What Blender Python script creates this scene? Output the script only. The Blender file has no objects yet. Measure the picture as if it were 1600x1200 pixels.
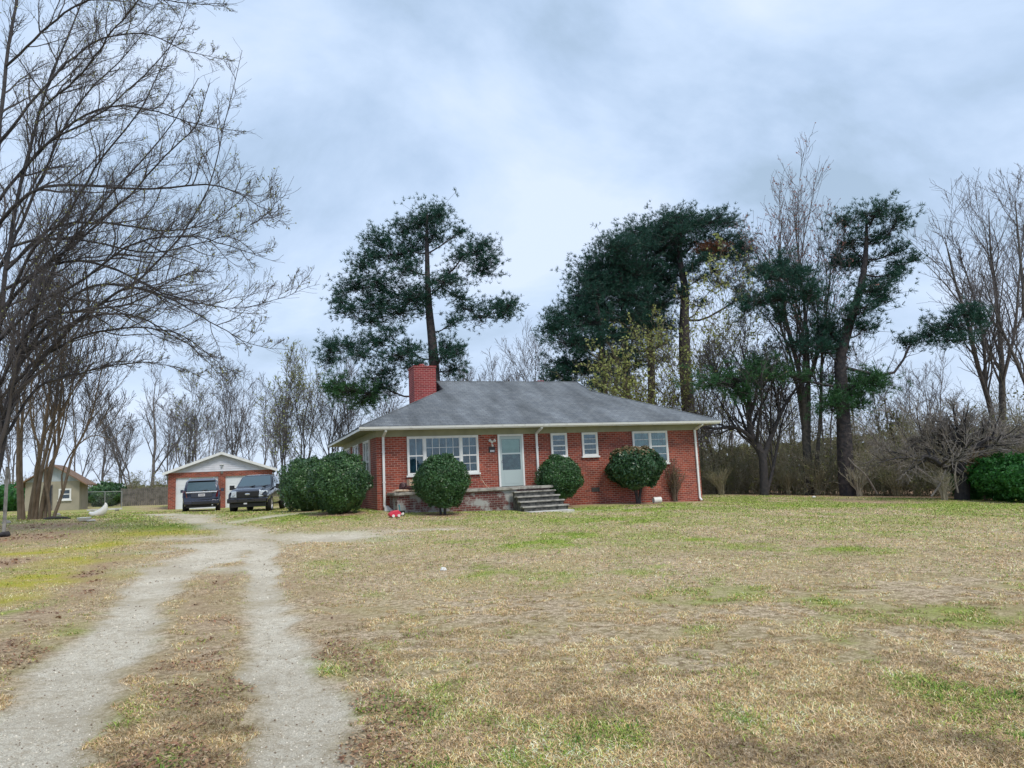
import bpy, bmesh, math, random
import numpy as np
from mathutils import Vector, Matrix, noise as mnoise

rng = np.random.default_rng(7)
random.seed(7)
S = bpy.context.scene
COL = S.collection

# ------------------------------------------------------------------ camera
F = 1109.0; HC = 1.6
PITCH = math.atan(145 / F); ROLL = math.radians(2.6)
cam_d = bpy.data.cameras.new('camera'); cam = bpy.data.objects.new('camera', cam_d)
COL.objects.link(cam); S.camera = cam
RM = Matrix.Rotation(math.pi / 2 + PITCH, 3, 'X') @ Matrix.Rotation(-ROLL, 3, 'Z')
cam.matrix_world = Matrix.Translation((0, 0, HC)) @ RM.to_4x4()
cam_d.sensor_width = 36; cam_d.lens = 36 * F / 1600; cam_d.clip_end = 2000; cam_d.clip_start = 0.05
RN = np.array(RM)

def W(x, y, Y):
    "world point seen at photo position x,y when it stands at depth Y"
    d = RN @ np.array([x - 800, -(y - 600), -F]); d = d * Y / d[1]
    return d + np.array([0, 0, HC])

# ------------------------------------------------------------------ light
SUN_EL = math.radians(52); SUN_AZ = math.radians(140)    # azimuth clockwise from +Y
w = bpy.data.worlds.new('World'); S.world = w; w.use_nodes = True
nt = w.node_tree; N = nt.nodes; L = nt.links
for n in list(N): N.remove(n)
out = N.new('ShaderNodeOutputWorld'); bg = N.new('ShaderNodeBackground'); bg.inputs[1].default_value = 1.0
sky = N.new('ShaderNodeTexSky'); sky.sky_type = 'NISHITA'; sky.sun_disc = False
sky.sun_elevation = SUN_EL; sky.sun_rotation = SUN_AZ
skym = N.new('ShaderNodeMix'); skym.data_type = 'RGBA'; skym.blend_type = 'MULTIPLY'; skym.inputs[0].default_value = 1
L.new(sky.outputs[0], skym.inputs[6]); skym.inputs[7].default_value = (.08, .08, .08, 1)
tc = N.new('ShaderNodeTexCoord'); sep = N.new('ShaderNodeSeparateXYZ'); L.new(tc.outputs['Generated'], sep.inputs[0])
def wm(op, a, b=None, c=None):
    m = N.new('ShaderNodeMath'); m.operation = op
    for i, v in enumerate((a, b, c)):
        if v is None: continue
        if isinstance(v, (int, float)): m.inputs[i].default_value = v
        else: L.new(v, m.inputs[i])
    return m.outputs[0]
zc = wm('ADD', wm('MAXIMUM', sep.outputs[2], 0.0), 0.42)
cx = wm('DIVIDE', sep.outputs[0], zc); cy = wm('DIVIDE', sep.outputs[1], zc)
comb = N.new('ShaderNodeCombineXYZ'); L.new(cx, comb.inputs[0]); L.new(cy, comb.inputs[1])
mp = N.new('ShaderNodeMapping'); L.new(comb.outputs[0], mp.inputs[0]); mp.inputs['Location'].default_value = (5.3, 2.2, 0)
mp.inputs['Rotation'].default_value = (0, 0, math.radians(-35)); mp.inputs['Scale'].default_value = (1.0, 1.2, 1)
n1 = N.new('ShaderNodeTexNoise'); L.new(mp.outputs[0], n1.inputs[0]); n1.inputs['Scale'].default_value = 1.9
n1.inputs['Detail'].default_value = 8; n1.inputs['Roughness'].default_value = 0.56; n1.inputs['Distortion'].default_value = 0.35
cr = N.new('ShaderNodeValToRGB'); L.new(n1.outputs[0], cr.inputs[0])
e = cr.color_ramp.elements
e[0].position = .34; e[0].color = (.285, .385, .505, 1)
e[1].position = .66; e[1].color = (.55, .635, .775, 1)
m = e.new(.44); m.color = (.365, .475, .635, 1)
m = e.new(.54); m.color = (.45, .56, .725, 1)
# whiter towards the horizon
hz = wm('POWER', wm('SUBTRACT', 1.0, wm('MAXIMUM', sep.outputs[2], 0.0)), 5.0)
hzm = N.new('ShaderNodeMix'); hzm.data_type = 'RGBA'
L.new(wm('MULTIPLY', hz, .75), hzm.inputs[0]); L.new(cr.outputs[0], hzm.inputs[6]); hzm.inputs[7].default_value = (.54, .62, .76, 1)
mx = N.new('ShaderNodeMix'); mx.data_type = 'RGBA'; mx.inputs[0].default_value = .9
L.new(skym.outputs[2], mx.inputs[6]); L.new(hzm.outputs[2], mx.inputs[7])
L.new(mx.outputs[2], bg.inputs[0]); L.new(bg.outputs[0], out.inputs[0])

sd = bpy.data.lights.new('sun', 'SUN'); sd.energy = 1.5; sd.angle = math.radians(16); sd.color = (1, .93, .82)
sun = bpy.data.objects.new('sun', sd); COL.objects.link(sun)
sv = Vector((math.sin(SUN_AZ) * math.cos(SUN_EL), math.cos(SUN_AZ) * math.cos(SUN_EL), math.sin(SUN_EL)))
sun.rotation_euler = (-sv).to_track_quat('-Z', 'Y').to_euler()
S.view_settings.view_transform = 'Standard'; S.view_settings.look = 'None'
S.view_settings.exposure = 0.58; S.view_settings.gamma = 1
S.render.engine = 'CYCLES'; S.render.resolution_x = 1024; S.render.resolution_y = 768

# ------------------------------------------------------------------ materials
def mat(name, col=(.5, .5, .5), rough=.7, metal=0, noise=None, bump=None, attr=None, spec=None, coat=0, trans=False, em=None):
    """noise=(scale, colour2, lo, hi); bump=(scale, strength, distance)"""
    m = bpy.data.materials.new(name); m.use_nodes = True
    nt = m.node_tree; b = nt.nodes['Principled BSDF']; Ln = nt.links
    b.inputs['Base Color'].default_value = (*col, 1); b.inputs['Roughness'].default_value = rough
    b.inputs['Metallic'].default_value = metal
    if spec is not None: b.inputs['Specular IOR Level'].default_value = spec
    if coat: b.inputs['Coat Weight'].default_value = coat
    if em: b.inputs['Emission Color'].default_value = (*em, 1); b.inputs['Emission Strength'].default_value = 1
    tcn = nt.nodes.new('ShaderNodeTexCoord')
    src = None
    if attr:
        a = nt.nodes.new('ShaderNodeAttribute'); a.attribute_name = attr; src = a.outputs['Color']
        Ln.new(src, b.inputs['Base Color'])
    if noise:
        nn = nt.nodes.new('ShaderNodeTexNoise'); nn.inputs['Scale'].default_value = noise[0]; nn.inputs['Detail'].default_value = 6
        Ln.new(tcn.outputs['Object'], nn.inputs[0])
        r = nt.nodes.new('ShaderNodeMapRange'); r.inputs[1].default_value = noise[2]; r.inputs[2].default_value = noise[3]
        Ln.new(nn.outputs[0], r.inputs[0])
        mi = nt.nodes.new('ShaderNodeMix'); mi.data_type = 'RGBA'
        Ln.new(r.outputs[0], mi.inputs[0])
        if src: Ln.new(src, mi.inputs[6])
        else: mi.inputs[6].default_value = (*col, 1)
        mi.inputs[7].default_value = (*noise[1], 1); Ln.new(mi.outputs[2], b.inputs['Base Color'])
    if bump:
        nb = nt.nodes.new('ShaderNodeTexNoise'); nb.inputs['Scale'].default_value = bump[0]; nb.inputs['Detail'].default_value = 5
        Ln.new(tcn.outputs['Object'], nb.inputs[0])
        bp = nt.nodes.new('ShaderNodeBump'); bp.inputs['Strength'].default_value = bump[1]; bp.inputs['Distance'].default_value = bump[2]
        Ln.new(nb.outputs[0], bp.inputs['Height']); Ln.new(bp.outputs[0], b.inputs['Normal'])
    return m

def leafmat(name, c1, c2, rough=.5, scale=2.0, tr=.25):
    "foliage: colour varies per clump by noise and per leaf by island"
    m = bpy.data.materials.new(name); m.use_nodes = True; nt = m.node_tree; b = nt.nodes['Principled BSDF']
    g = nt.nodes.new('ShaderNodeNewGeometry'); tcn = nt.nodes.new('ShaderNodeTexCoord')
    nn = nt.nodes.new('ShaderNodeTexNoise'); nn.inputs['Scale'].default_value = scale
    nt.links.new(tcn.outputs['Object'], nn.inputs[0])
    a = nt.nodes.new('ShaderNodeMath'); a.operation = 'MULTIPLY_ADD'; a.inputs[1].default_value = .55
    nt.links.new(g.outputs['Random Per Island'], a.inputs[0])
    sb = nt.nodes.new('ShaderNodeMapRange'); sb.inputs[1].default_value = .3; sb.inputs[2].default_value = .7; sb.inputs[4].default_value = .45
    nt.links.new(nn.outputs[0], sb.inputs[0]); nt.links.new(sb.outputs[0], a.inputs[2])
    mi = nt.nodes.new('ShaderNodeMix'); mi.data_type = 'RGBA'; nt.links.new(a.outputs[0], mi.inputs[0])
    mi.inputs[6].default_value = (*c1, 1); mi.inputs[7].default_value = (*c2, 1)
    nt.links.new(mi.outputs[2], b.inputs['Base Color']); b.inputs['Roughness'].default_value = rough
    if tr:
        t = nt.nodes.new('ShaderNodeBsdfTranslucent'); nt.links.new(mi.outputs[2], t.inputs[0])
        ms = nt.nodes.new('ShaderNodeMixShader'); ms.inputs[0].default_value = tr
        nt.links.new(b.outputs[0], ms.inputs[1]); nt.links.new(t.outputs[0], ms.inputs[2])
        nt.links.new(ms.outputs[0], nt.nodes['Material Output'].inputs[0])
    return m

def brickmat(name, c1, c2, mortar, stain=None, w=.24, h=.088):
    m = bpy.data.materials.new(name); m.use_nodes = True; nt = m.node_tree; b = nt.nodes['Principled BSDF']; Ln = nt.links
    tcn = nt.nodes.new('ShaderNodeTexCoord'); sp = nt.nodes.new('ShaderNodeSeparateXYZ'); Ln.new(tcn.outputs['Object'], sp.inputs[0])
    ad = nt.nodes.new('ShaderNodeMath'); ad.operation = 'ADD'; Ln.new(sp.outputs[0], ad.inputs[0]); Ln.new(sp.outputs[1], ad.inputs[1])
    cb = nt.nodes.new('ShaderNodeCombineXYZ'); Ln.new(ad.outputs[0], cb.inputs[0]); Ln.new(sp.outputs[2], cb.inputs[1])
    br = nt.nodes.new('ShaderNodeTexBrick'); Ln.new(cb.outputs[0], br.inputs[0])
    br.inputs['Scale'].default_value = 1; br.inputs['Brick Width'].default_value = w; br.inputs['Row Height'].default_value = h
    br.inputs['Mortar Size'].default_value = .009; br.inputs['Mortar Smooth'].default_value = .2; br.inputs['Bias'].default_value = 0
    br.inputs[1].default_value = (*c1, 1); br.inputs[2].default_value = (*c2, 1); br.inputs[3].default_value = (*mortar, 1)
    nn = nt.nodes.new('ShaderNodeTexNoise'); nn.inputs['Scale'].default_value = .8; nn.inputs['Detail'].default_value = 6; Ln.new(tcn.outputs['Object'], nn.inputs[0])
    r = nt.nodes.new('ShaderNodeMapRange'); r.inputs[1].default_value = .35; r.inputs[2].default_value = .7; r.inputs[3].default_value = .72; r.inputs[4].default_value = 1.2
    Ln.new(nn.outputs[0], r.inputs[0])
    mi = nt.nodes.new('ShaderNodeMix'); mi.data_type = 'RGBA'; mi.blend_type = 'MULTIPLY'; mi.inputs[0].default_value = 1
    Ln.new(br.outputs[0], mi.inputs[6]); Ln.new(r.outputs[0], mi.inputs[7]); src = mi.outputs[2]
    if stain:
        n2 = nt.nodes.new('ShaderNodeTexNoise'); n2.inputs['Scale'].default_value = stain[0]; n2.inputs['Detail'].default_value = 7; n2.inputs['Roughness'].default_value = .7
        Ln.new(tcn.outputs['Object'], n2.inputs[0])
        r2 = nt.nodes.new('ShaderNodeMapRange'); r2.inputs[1].default_value = stain[2]; r2.inputs[2].default_value = stain[3]; Ln.new(n2.outputs[0], r2.inputs[0])
        m2 = nt.nodes.new('ShaderNodeMix'); m2.data_type = 'RGBA'; Ln.new(r2.outputs[0], m2.inputs[0]); Ln.new(src, m2.inputs[6]); m2.inputs[7].default_value = (*stain[1], 1); src = m2.outputs[2]
    Ln.new(src, b.inputs['Base Color']); b.inputs['Roughness'].default_value = .9
    bp = nt.nodes.new('ShaderNodeBump'); bp.inputs['Strength'].default_value = .6; bp.inputs['Distance'].default_value = .01; bp.invert = True
    Ln.new(br.outputs[1], bp.inputs['Height']); Ln.new(bp.outputs[0], b.inputs['Normal'])
    return m

M = {}
M['brick'] = brickmat('brick', (.37, .075, .042), (.18, .038, .026), (.42, .27, .22))
M['brick_porch'] = brickmat('brick_porch', (.17, .05, .045), (.11, .035, .035), (.28, .24, .22), stain=(1.3, (.38, .38, .37), .48, .57))
M['brick_chim'] = brickmat('brick_chimney', (.32, .045, .045), (.19, .028, .03), (.42, .22, .20))
M['white'] = mat('white_paint', (.76, .77, .76), .5, noise=(3, (.60, .61, .60), .5, .8))
M['gutter'] = mat('gutter_paint', (.78, .79, .78), .4, noise=(6, (.55, .56, .55), .55, .8))
M['soffit'] = mat('soffit_paint', (.34, .34, .24), .7, noise=(2, (.26, .27, .19), .4, .7))
M['door'] = mat('storm_door_metal', (.42, .50, .50), .35)
M['doorshade'] = mat('door_shade', (.62, .64, .50), .8, noise=(4, (.52, .55, .42), .4, .7))
M['curtain'] = mat('curtain_cloth', (.13, .22, .28), .9, noise=(2.2, (.03, .07, .10), .36, .60))
M['curtain_green'] = mat('curtain_green', (.16, .30, .27), .9, noise=(4, (.06, .13, .13), .4, .65))
M['dark'] = mat('dark_interior', (.02, .025, .035), .8)
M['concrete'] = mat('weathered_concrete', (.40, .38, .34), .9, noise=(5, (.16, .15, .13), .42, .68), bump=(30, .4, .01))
M['concrete_step'] = mat('dark_concrete', (.15, .145, .13), .9, noise=(6, (.05, .05, .048), .40, .62), bump=(30, .5, .01))  # darker concrete for the step risers
M['concrete_pale'] = mat('pale_concrete', (.60, .59, .55), .9, noise=(5, (.42, .40, .36), .4, .7))
g = mat('window_glass', (.02, .03, .04), .05); M['glass'] = g
nt = g.node_tree; tr = nt.nodes.new('ShaderNodeBsdfTransparent'); tr.inputs[0].default_value = (.8, .92, .95, 1)
ms = nt.nodes.new('ShaderNodeMixShader'); fr = nt.nodes.new('ShaderNodeFresnel'); fr.inputs[0].default_value = 1.6
gl = nt.nodes.new('ShaderNodeBsdfGlossy'); gl.inputs['Roughness'].default_value = .03
ad = nt.nodes.new('ShaderNodeMath'); ad.operation = 'ADD'; ad.inputs[1].default_value = .02; nt.links.new(fr.outputs[0], ad.inputs[0])
nt.links.new(ad.outputs[0], ms.inputs[0]); nt.links.new(tr.outputs[0], ms.inputs[1]); nt.links.new(gl.outputs[0], ms.inputs[2])
nt.links.new(ms.outputs[0], nt.nodes['Material Output'].inputs[0])

def roofmat():
    m = bpy.data.materials.new('shingle'); m.use_nodes = True; nt = m.node_tree; b = nt.nodes['Principled BSDF']; Ln = nt.links
    tcn = nt.nodes.new('ShaderNodeTexCoord')
    sp = nt.nodes.new('ShaderNodeSeparateXYZ'); Ln.new(tcn.outputs['Object'], sp.inputs[0])
    cb = nt.nodes.new('ShaderNodeCombineXYZ'); Ln.new(sp.outputs[0], cb.inputs[0]); Ln.new(sp.outputs[2], cb.inputs[1])
    br = nt.nodes.new('ShaderNodeTexBrick'); Ln.new(cb.outputs[0], br.inputs[0]); br.inputs['Scale'].default_value = 1
    br.inputs['Brick Width'].default_value = .3; br.inputs['Row Height'].default_value = .075; br.inputs['Mortar Size'].default_value = .008
    br.inputs[1].default_value = (.13, .145, .16, 1); br.inputs[2].default_value = (.175, .19, .20, 1); br.inputs[3].default_value = (.07, .078, .088, 1)
    mp = nt.nodes.new('ShaderNodeMapping'); Ln.new(tcn.outputs['Object'], mp.inputs[0]); mp.inputs['Scale'].default_value = (.9, .28, .28)
    mp.inputs['Rotation'].default_value = (0, 0, .5)
    nn = nt.nodes.new('ShaderNodeTexNoise'); nn.inputs['Scale'].default_value = 1.1; nn.inputs['Detail'].default_value = 7; nn.inputs['Roughness'].default_value = .62; Ln.new(mp.outputs[0], nn.inputs[0])
    r = nt.nodes.new('ShaderNodeMapRange'); r.inputs[1].default_value = .36; r.inputs[2].default_value = .66; r.inputs[3].default_value = .66; r.inputs[4].default_value = 1.35; Ln.new(nn.outputs[0], r.inputs[0])
    n2 = nt.nodes.new('ShaderNodeTexNoise'); n2.inputs['Scale'].default_value = 40; n2.inputs['Detail'].default_value = 3; Ln.new(tcn.outputs['Object'], n2.inputs[0])
    r2 = nt.nodes.new('ShaderNodeMapRange'); r2.inputs[1].default_value = .3; r2.inputs[2].default_value = .7; r2.inputs[3].default_value = .8; r2.inputs[4].default_value = 1.2; Ln.new(n2.outputs[0], r2.inputs[0])
    a = nt.nodes.new('ShaderNodeMix'); a.data_type = 'RGBA'; a.blend_type = 'MULTIPLY'; a.inputs[0].default_value = 1; Ln.new(br.outputs[0], a.inputs[6]); Ln.new(r.outputs[0], a.inputs[7])
    c = nt.nodes.new('ShaderNodeMix'); c.data_type = 'RGBA'; c.blend_type = 'MULTIPLY'; c.inputs[0].default_value = 1; Ln.new(a.outputs[2], c.inputs[6]); Ln.new(r2.outputs[0], c.inputs[7])
    Ln.new(c.outputs[2], b.inputs['Base Color']); b.inputs['Roughness'].default_value = .85
    return m
M['roof'] = roofmat()
M['roof_trim'] = mat('roof_edge', (.10, .11, .125), .8)
M['bark'] = mat('bark_grey', (.13, .115, .10), .9, noise=(6, (.06, .055, .05), .4, .65), bump=(14, .8, .03))
M['bark_moss'] = mat('bark_mossy', (.135, .11, .075), .9, noise=(3, (.13, .135, .05), .45, .65), bump=(14, .8, .03))
M['bark_dark'] = mat('bark_dark', (.055, .048, .048), .9, noise=(5, (.026, .026, .03), .4, .65), bump=(14, .8, .03))
M['bark_pine'] = mat('bark_pine', (.062, .050, .048), .9, noise=(5, (.026, .024, .027), .4, .6), bump=(8, 1, .05))
M['bark_myrtle'] = mat('bark_myrtle', (.185, .135, .09), .8, noise=(3, (.12, .085, .05), .4, .65), bump=(9, .5, .02))
M['twig'] = mat('twig', (.09, .08, .08), .9)
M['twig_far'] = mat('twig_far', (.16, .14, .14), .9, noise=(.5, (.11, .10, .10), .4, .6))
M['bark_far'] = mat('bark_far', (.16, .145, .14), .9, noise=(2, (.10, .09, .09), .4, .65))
M['twig_pale'] = mat('twig_pale', (.24, .21, .19), .9, noise=(2, (.16, .145, .13), .4, .65))
M['twig_brown'] = mat('twig_brown', (.17, .125, .09), .9, noise=(1.5, (.11, .10, .07), .4, .65))
M['bud'] = leafmat('bud_green', (.22, .25, .08), (.42, .42, .16), .6)
M['bud_red'] = leafmat('bud_red', (.30, .12, .10), (.45, .22, .18), .6)
M['leaf_spring'] = leafmat('leaf_spring', (.30, .36, .09), (.54, .56, .20), .6, 2.0, .4)
M['leaf_olive'] = leafmat('leaf_olive', (.12, .14, .04), (.27, .27, .10), .7, .5)
M['needle'] = leafmat('pine_needle', (.010, .050, .036), (.032, .115, .070), .5, .9, .25)
M['needle_low'] = leafmat('pine_needle_low', (.018, .075, .03), (.06, .17, .05), .5, .9, .2)
M['needle_dead'] = leafmat('pine_needle_dead', (.22, .09, .04), (.35, .16, .08), .6, .9, .15)
M['box_leaf'] = leafmat('shrub_leaf', (.014, .05, .018), (.07, .17, .045), .42, 3.0, .12)
M['hedge_leaf'] = leafmat('hedge_leaf', (.015, .055, .03), (.09, .19, .05), .4, 1.2, .12)
M['camellia'] = leafmat('camellia_leaf', (.014, .05, .022), (.06, .14, .05), .36, 3.0, .1)
M['camellia_brown'] = leafmat('camellia_brown', (.16, .12, .05), (.32, .22, .12), .5, 3.0, .1)
M['bright_leaf'] = leafmat('bright_shrub_leaf', (.01, .08, .012), (.05, .20, .03), .5, 1.5, .25)
M['tire'] = mat('tyre_rubber', (.015, .015, .016), .8)
M['rim'] = mat('alloy_rim', (.62, .62, .64), .3, .8)
M['paint_navy'] = mat('navy_car_paint', (.012, .018, .045), .18, .3, coat=1)
M['paint_black'] = mat('dark_blue_car_paint', (.014, .017, .028), .2, .4, coat=1)
M['paint_hood'] = mat('hood_paint', (.10, .115, .15), .25, .6, coat=1)
M['car_glass'] = mat('car_glass', (.05, .09, .11), .06, 0, spec=1.0, coat=1)
M['chrome'] = mat('chrome', (.75, .76, .78), .18, 1)
M['black_plastic'] = mat('black_plastic', (.02, .02, .022), .5)
M['lamp_clear'] = mat('headlight_lens', (.60, .64, .64), .12, .3, coat=1)
M['lamp_red'] = mat('taillight_lens', (.16, .01, .012), .15, coat=1)
M['plate'] = mat('number_plate', (.62, .62, .66), .5)
M['garage_white'] = mat('garage_door_paint', (.74, .77, .82), .5, noise=(1.5, (.62, .66, .72), .45, .75))
M['gable_white'] = mat('gable_siding', (.66, .67, .74), .6, noise=(2, (.55, .56, .62), .45, .75))
M['shed_wall'] = mat('shed_panel', (.36, .325, .25), .85, noise=(1.2, (.28, .26, .195), .4, .7), bump=(8, .2, .01))
M['shed_gable'] = mat('shed_gable_metal', (.42, .47, .50), .5, noise=(2, (.30, .34, .36), .4, .7))
M['shed_roof'] = mat('rusty_roof', (.23, .14, .085), .8, noise=(3, (.14, .09, .065), .4, .7), bump=(20, .3, .01))
M['oldwood'] = mat('weathered_wood', (.17, .155, .14), .9, noise=(3, (.09, .085, .075), .4, .65), bump=(20, .5, .01))
M['metal_grey'] = mat('galvanised', (.40, .42, .42), .45, .7)
M['stone'] = mat('rock', (.42, .40, .37), .9, noise=(8, (.25, .23, .2), .4, .7), bump=(12, .5, .02))
M['red_plastic'] = mat('red_plastic', (.62, .03, .07), .4, noise=(6, (.75, .25, .3), .55, .7))
M['teal_plastic'] = mat('teal_plastic', (.05, .20, .22), .4)
M['offwhite'] = mat('offwhite_plastic', (.78, .77, .73), .5, noise=(4, (.6, .58, .52), .5, .8))
M['bagpaper'] = mat('paper_bag', (.58, .46, .34), .8, noise=(9, (.42, .28, .19), .45, .6), bump=(10, .6, .02))
M['cardboard'] = mat('cardboard', (.60, .42, .28), .8, noise=(12, (.72, .58, .45), .45, .6))
M['bagdark'] = mat('dark_bag', (.07, .03, .03), .5, bump=(12, .8, .03))

# ------------------------------------------------------------------ mesh helpers
def tag(o, label=None, cat=None, group=None, kind=None):
    if label: o['label'] = label
    if cat: o['category'] = cat
    if group: o['group'] = group
    if kind: o['kind'] = kind
    return o

def empty(name, loc=(0, 0, 0), rz=0, label=None, cat=None, group=None):
    o = bpy.data.objects.new(name, None); COL.objects.link(o); o.location = loc; o.rotation_euler = (0, 0, rz)
    return tag(o, label, cat, group)

def npmesh(name, V, tris=None, quads=None, material=None, parent=None, smooth=False, color=None, floats=None):
    me = bpy.data.meshes.new(name); V = np.asarray(V, np.float32)
    nt_ = 0 if tris is None else len(tris); nq = 0 if quads is None else len(quads)
    me.vertices.add(len(V)); me.vertices.foreach_set('co', V.ravel())
    loops = []
    if nt_: loops.append(np.asarray(tris, np.int32).ravel())
    if nq: loops.append(np.asarray(quads, np.int32).ravel())
    loops = np.concatenate(loops)
    me.loops.add(len(loops)); me.loops.foreach_set('vertex_index', loops)
    starts = np.concatenate([np.arange(nt_) * 3, nt_ * 3 + np.arange(nq) * 4]).astype(np.int32)
    me.polygons.add(nt_ + nq); me.polygons.foreach_set('loop_start', starts)
    if smooth: me.polygons.foreach_set('use_smooth', np.ones(nt_ + nq, bool))
    me.update(calc_edges=True)
    if color is not None:
        a = me.attributes.new('tint', 'FLOAT_COLOR', 'POINT'); c = np.ones((len(V), 4), np.float32); c[:, :3] = color
        a.data.foreach_set('color', c.ravel())
    for k, v in (floats or {}).items():
        a = me.attributes.new(k, 'FLOAT', 'POINT'); a.data.foreach_set('value', np.asarray(v, np.float32))
    if material: me.materials.append(M[material] if isinstance(material, str) else material)
    o = bpy.data.objects.new(name, me); COL.objects.link(o)
    if parent: o.parent = parent
    return o

class MB:
    def __init__(s): s.v = []; s.f = []
    def add(s, V, Fc):
        n = len(s.v); s.v += [tuple(map(float, p)) for p in V]; s.f += [tuple(i + n for i in f) for f in Fc]; return s
    def box(s, x0, x1, y0, y1, z0, z1):
        V = [(x0, y0, z0), (x1, y0, z0), (x1, y1, z0), (x0, y1, z0), (x0, y0, z1), (x1, y0, z1), (x1, y1, z1), (x0, y1, z1)]
        return s.add(V, [(0, 3, 2, 1), (4, 5, 6, 7), (0, 1, 5, 4), (1, 2, 6, 5), (2, 3, 7, 6), (3, 0, 4, 7)])
    def hull8(s, V):
        return s.add(V, [(0, 3, 2, 1), (4, 5, 6, 7), (0, 1, 5, 4), (1, 2, 6, 5), (2, 3, 7, 6), (3, 0, 4, 7)])
    def cyl(s, a, b, r0, r1=None, n=12, caps=True):
        r1 = r0 if r1 is None else r1
        a = Vector(a); b = Vector(b); d = (b - a).normalized(); u = d.orthogonal().normalized(); v = d.cross(u)
        V = []
        for c, r in ((a, r0), (b, r1)):
            for i in range(n):
                t = 2 * math.pi * i / n; V.append(c + (u * math.cos(t) + v * math.sin(t)) * r)
        Fc = [(i, (i + 1) % n, n + (i + 1) % n, n + i) for i in range(n)]
        if caps: Fc += [tuple(range(n))[::-1], tuple(range(n, 2 * n))]
        return s.add(V, Fc)
    def tube(s, pts, r, n=8):
        for a, b in zip(pts[:-1], pts[1:]): s.cyl(a, b, r, n=n)
        return s
    def lathe(s, prof, c=(0, 0, 0), n=20, axis='z'):
        V = []; k = len(prof)
        for r, z in prof:
            for i in range(n):
                t = 2 * math.pi * i / n; x, y = r * math.cos(t), r * math.sin(t)
                if axis == 'z': V.append((c[0] + x, c[1] + y, c[2] + z))
                elif axis == 'y': V.append((c[0] + x, c[1] + z, c[2] + y))
                else: V.append((c[0] + z, c[1] + x, c[2] + y))
        Fc = [(j * n + i, j * n + (i + 1) % n, (j + 1) * n + (i + 1) % n, (j + 1) * n + i) for j in range(k - 1) for i in range(n)]
        return s.add(V, Fc)
    def loft(s, secs, closed=True):
        n = len(secs[0]); V = [p for q in secs for p in q]
        Fc = [(j * n + i, j * n + (i + 1) % n, (j + 1) * n + (i + 1) % n, (j + 1) * n + i) for j in range(len(secs) - 1) for i in range(n if closed else n - 1)]
        if closed: Fc += [tuple(range(n))[::-1], tuple(range((len(secs) - 1) * n, len(secs) * n))]
        return s.add(V, Fc)
    def build(s, name, material, parent=None, bevel=0, smooth=False, sub=0):
        me = bpy.data.meshes.new(name); me.from_pydata(s.v, [], s.f)
        bm = bmesh.new(); bm.from_mesh(me); bmesh.ops.recalc_face_normals(bm, faces=bm.faces); bm.to_mesh(me); bm.free()
        me.materials.append(M[material])
        if smooth: me.polygons.foreach_set('use_smooth', [True] * len(me.polygons))
        o = bpy.data.objects.new(name, me); COL.objects.link(o)
        if parent: o.parent = parent
        if bevel:
            md = o.modifiers.new('bevel', 'BEVEL'); md.width = bevel; md.segments = 2; md.limit_method = 'ANGLE'
        if sub:
            md = o.modifiers.new('sub', 'SUBSURF'); md.levels = sub; md.render_levels = sub
        return o

# value noise on a lattice, vectorised
_T = rng.random((256, 256))
def vn(X, Y, s=1.0, ox=0, oy=0):
    x = np.asarray(X) * s + ox + 1000.5; y = np.asarray(Y) * s + oy + 1000.5
    i = np.floor(x).astype(int); j = np.floor(y).astype(int); fx = x - i; fy = y - j
    fx = fx * fx * (3 - 2 * fx); fy = fy * fy * (3 - 2 * fy)
    g = lambda a, b: _T[a % 256, b % 256]
    return (g(i, j) * (1 - fx) + g(i + 1, j) * fx) * (1 - fy) + (g(i, j + 1) * (1 - fx) + g(i + 1, j + 1) * fx) * fy
def fbm(X, Y, s=1.0, o=0, n=4):
    r = 0; a = .5; t = 0
    for k in range(n):
        r = r + a * vn(X, Y, s * 2 ** k, o + k * 17.3, o + k * 9.1); t += a; a *= .55
    return r / t

# ------------------------------------------------------------------ terrain
CP = np.array([(0, 0, 0), (-3, 4, .03), (3, 4, -.02), (0, 12, 0), (-5, 10, .05), (8, 10, -.08), (-9, 9, .15), (-12, 14, .32), (-16, 22, .6), (-19, 28, .79),
    (-5.5, 28.4, .53), (-3, 26.8, .36), (1.8, 29.0, .24), (5.2, 31, .20), (8.7, 33.7, .08), (-23, 46, .50), (-16, 48, .36), (-30, 48, .75),
    (11, 42, 0), (18.4, 42, -.34), (22.4, 32, -.6), (15, 25, -.35), (12, 16, -.22), (-8, 20, .3), (-10, 34, .46), (0, 22, .13), (30, 20, -.7),
    (42, 40, -.8), (0, 62, .1), (-30, 72, .6), (30, 72, -.5), (-32, 20, .8), (-45, 45, .8), (20, 0, -.3), (-20, 0, .5), (0, -20, 0), (40, 0, -.6),
    (-60, 0, .6), (60, 80, -.6), (-60, 90, .6), (0, 120, 0), (60, -20, -.5), (-15, 36, .5), (-26, 34, .8), (0, 34, .3), (-2, 39, .3)], float)
def _phi(r2): return np.sqrt(r2 + 16.0)
_A = _phi(((CP[:, None, :2] - CP[None, :, :2]) ** 2).sum(-1))
_w = np.linalg.solve(_A + np.eye(len(CP)) * 0.02, CP[:, 2] - .1)
def zg(X, Y):
    X = np.asarray(X, float); Y = np.asarray(Y, float); sh = X.shape
    x = np.clip(X.ravel(), -70, 70); y = np.clip(Y.ravel(), -20, 125); o = np.empty(x.size)
    for k in range(0, x.size, 20000):
        r2 = (x[k:k + 20000, None] - CP[:, 0]) ** 2 + (y[k:k + 20000, None] - CP[:, 1]) ** 2
        o[k:k + 20000] = _phi(r2) @ _w + .1
    return o.reshape(sh)
def zs(x, y): return float(zg(np.array([x]), np.array([y]))[0])
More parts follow.
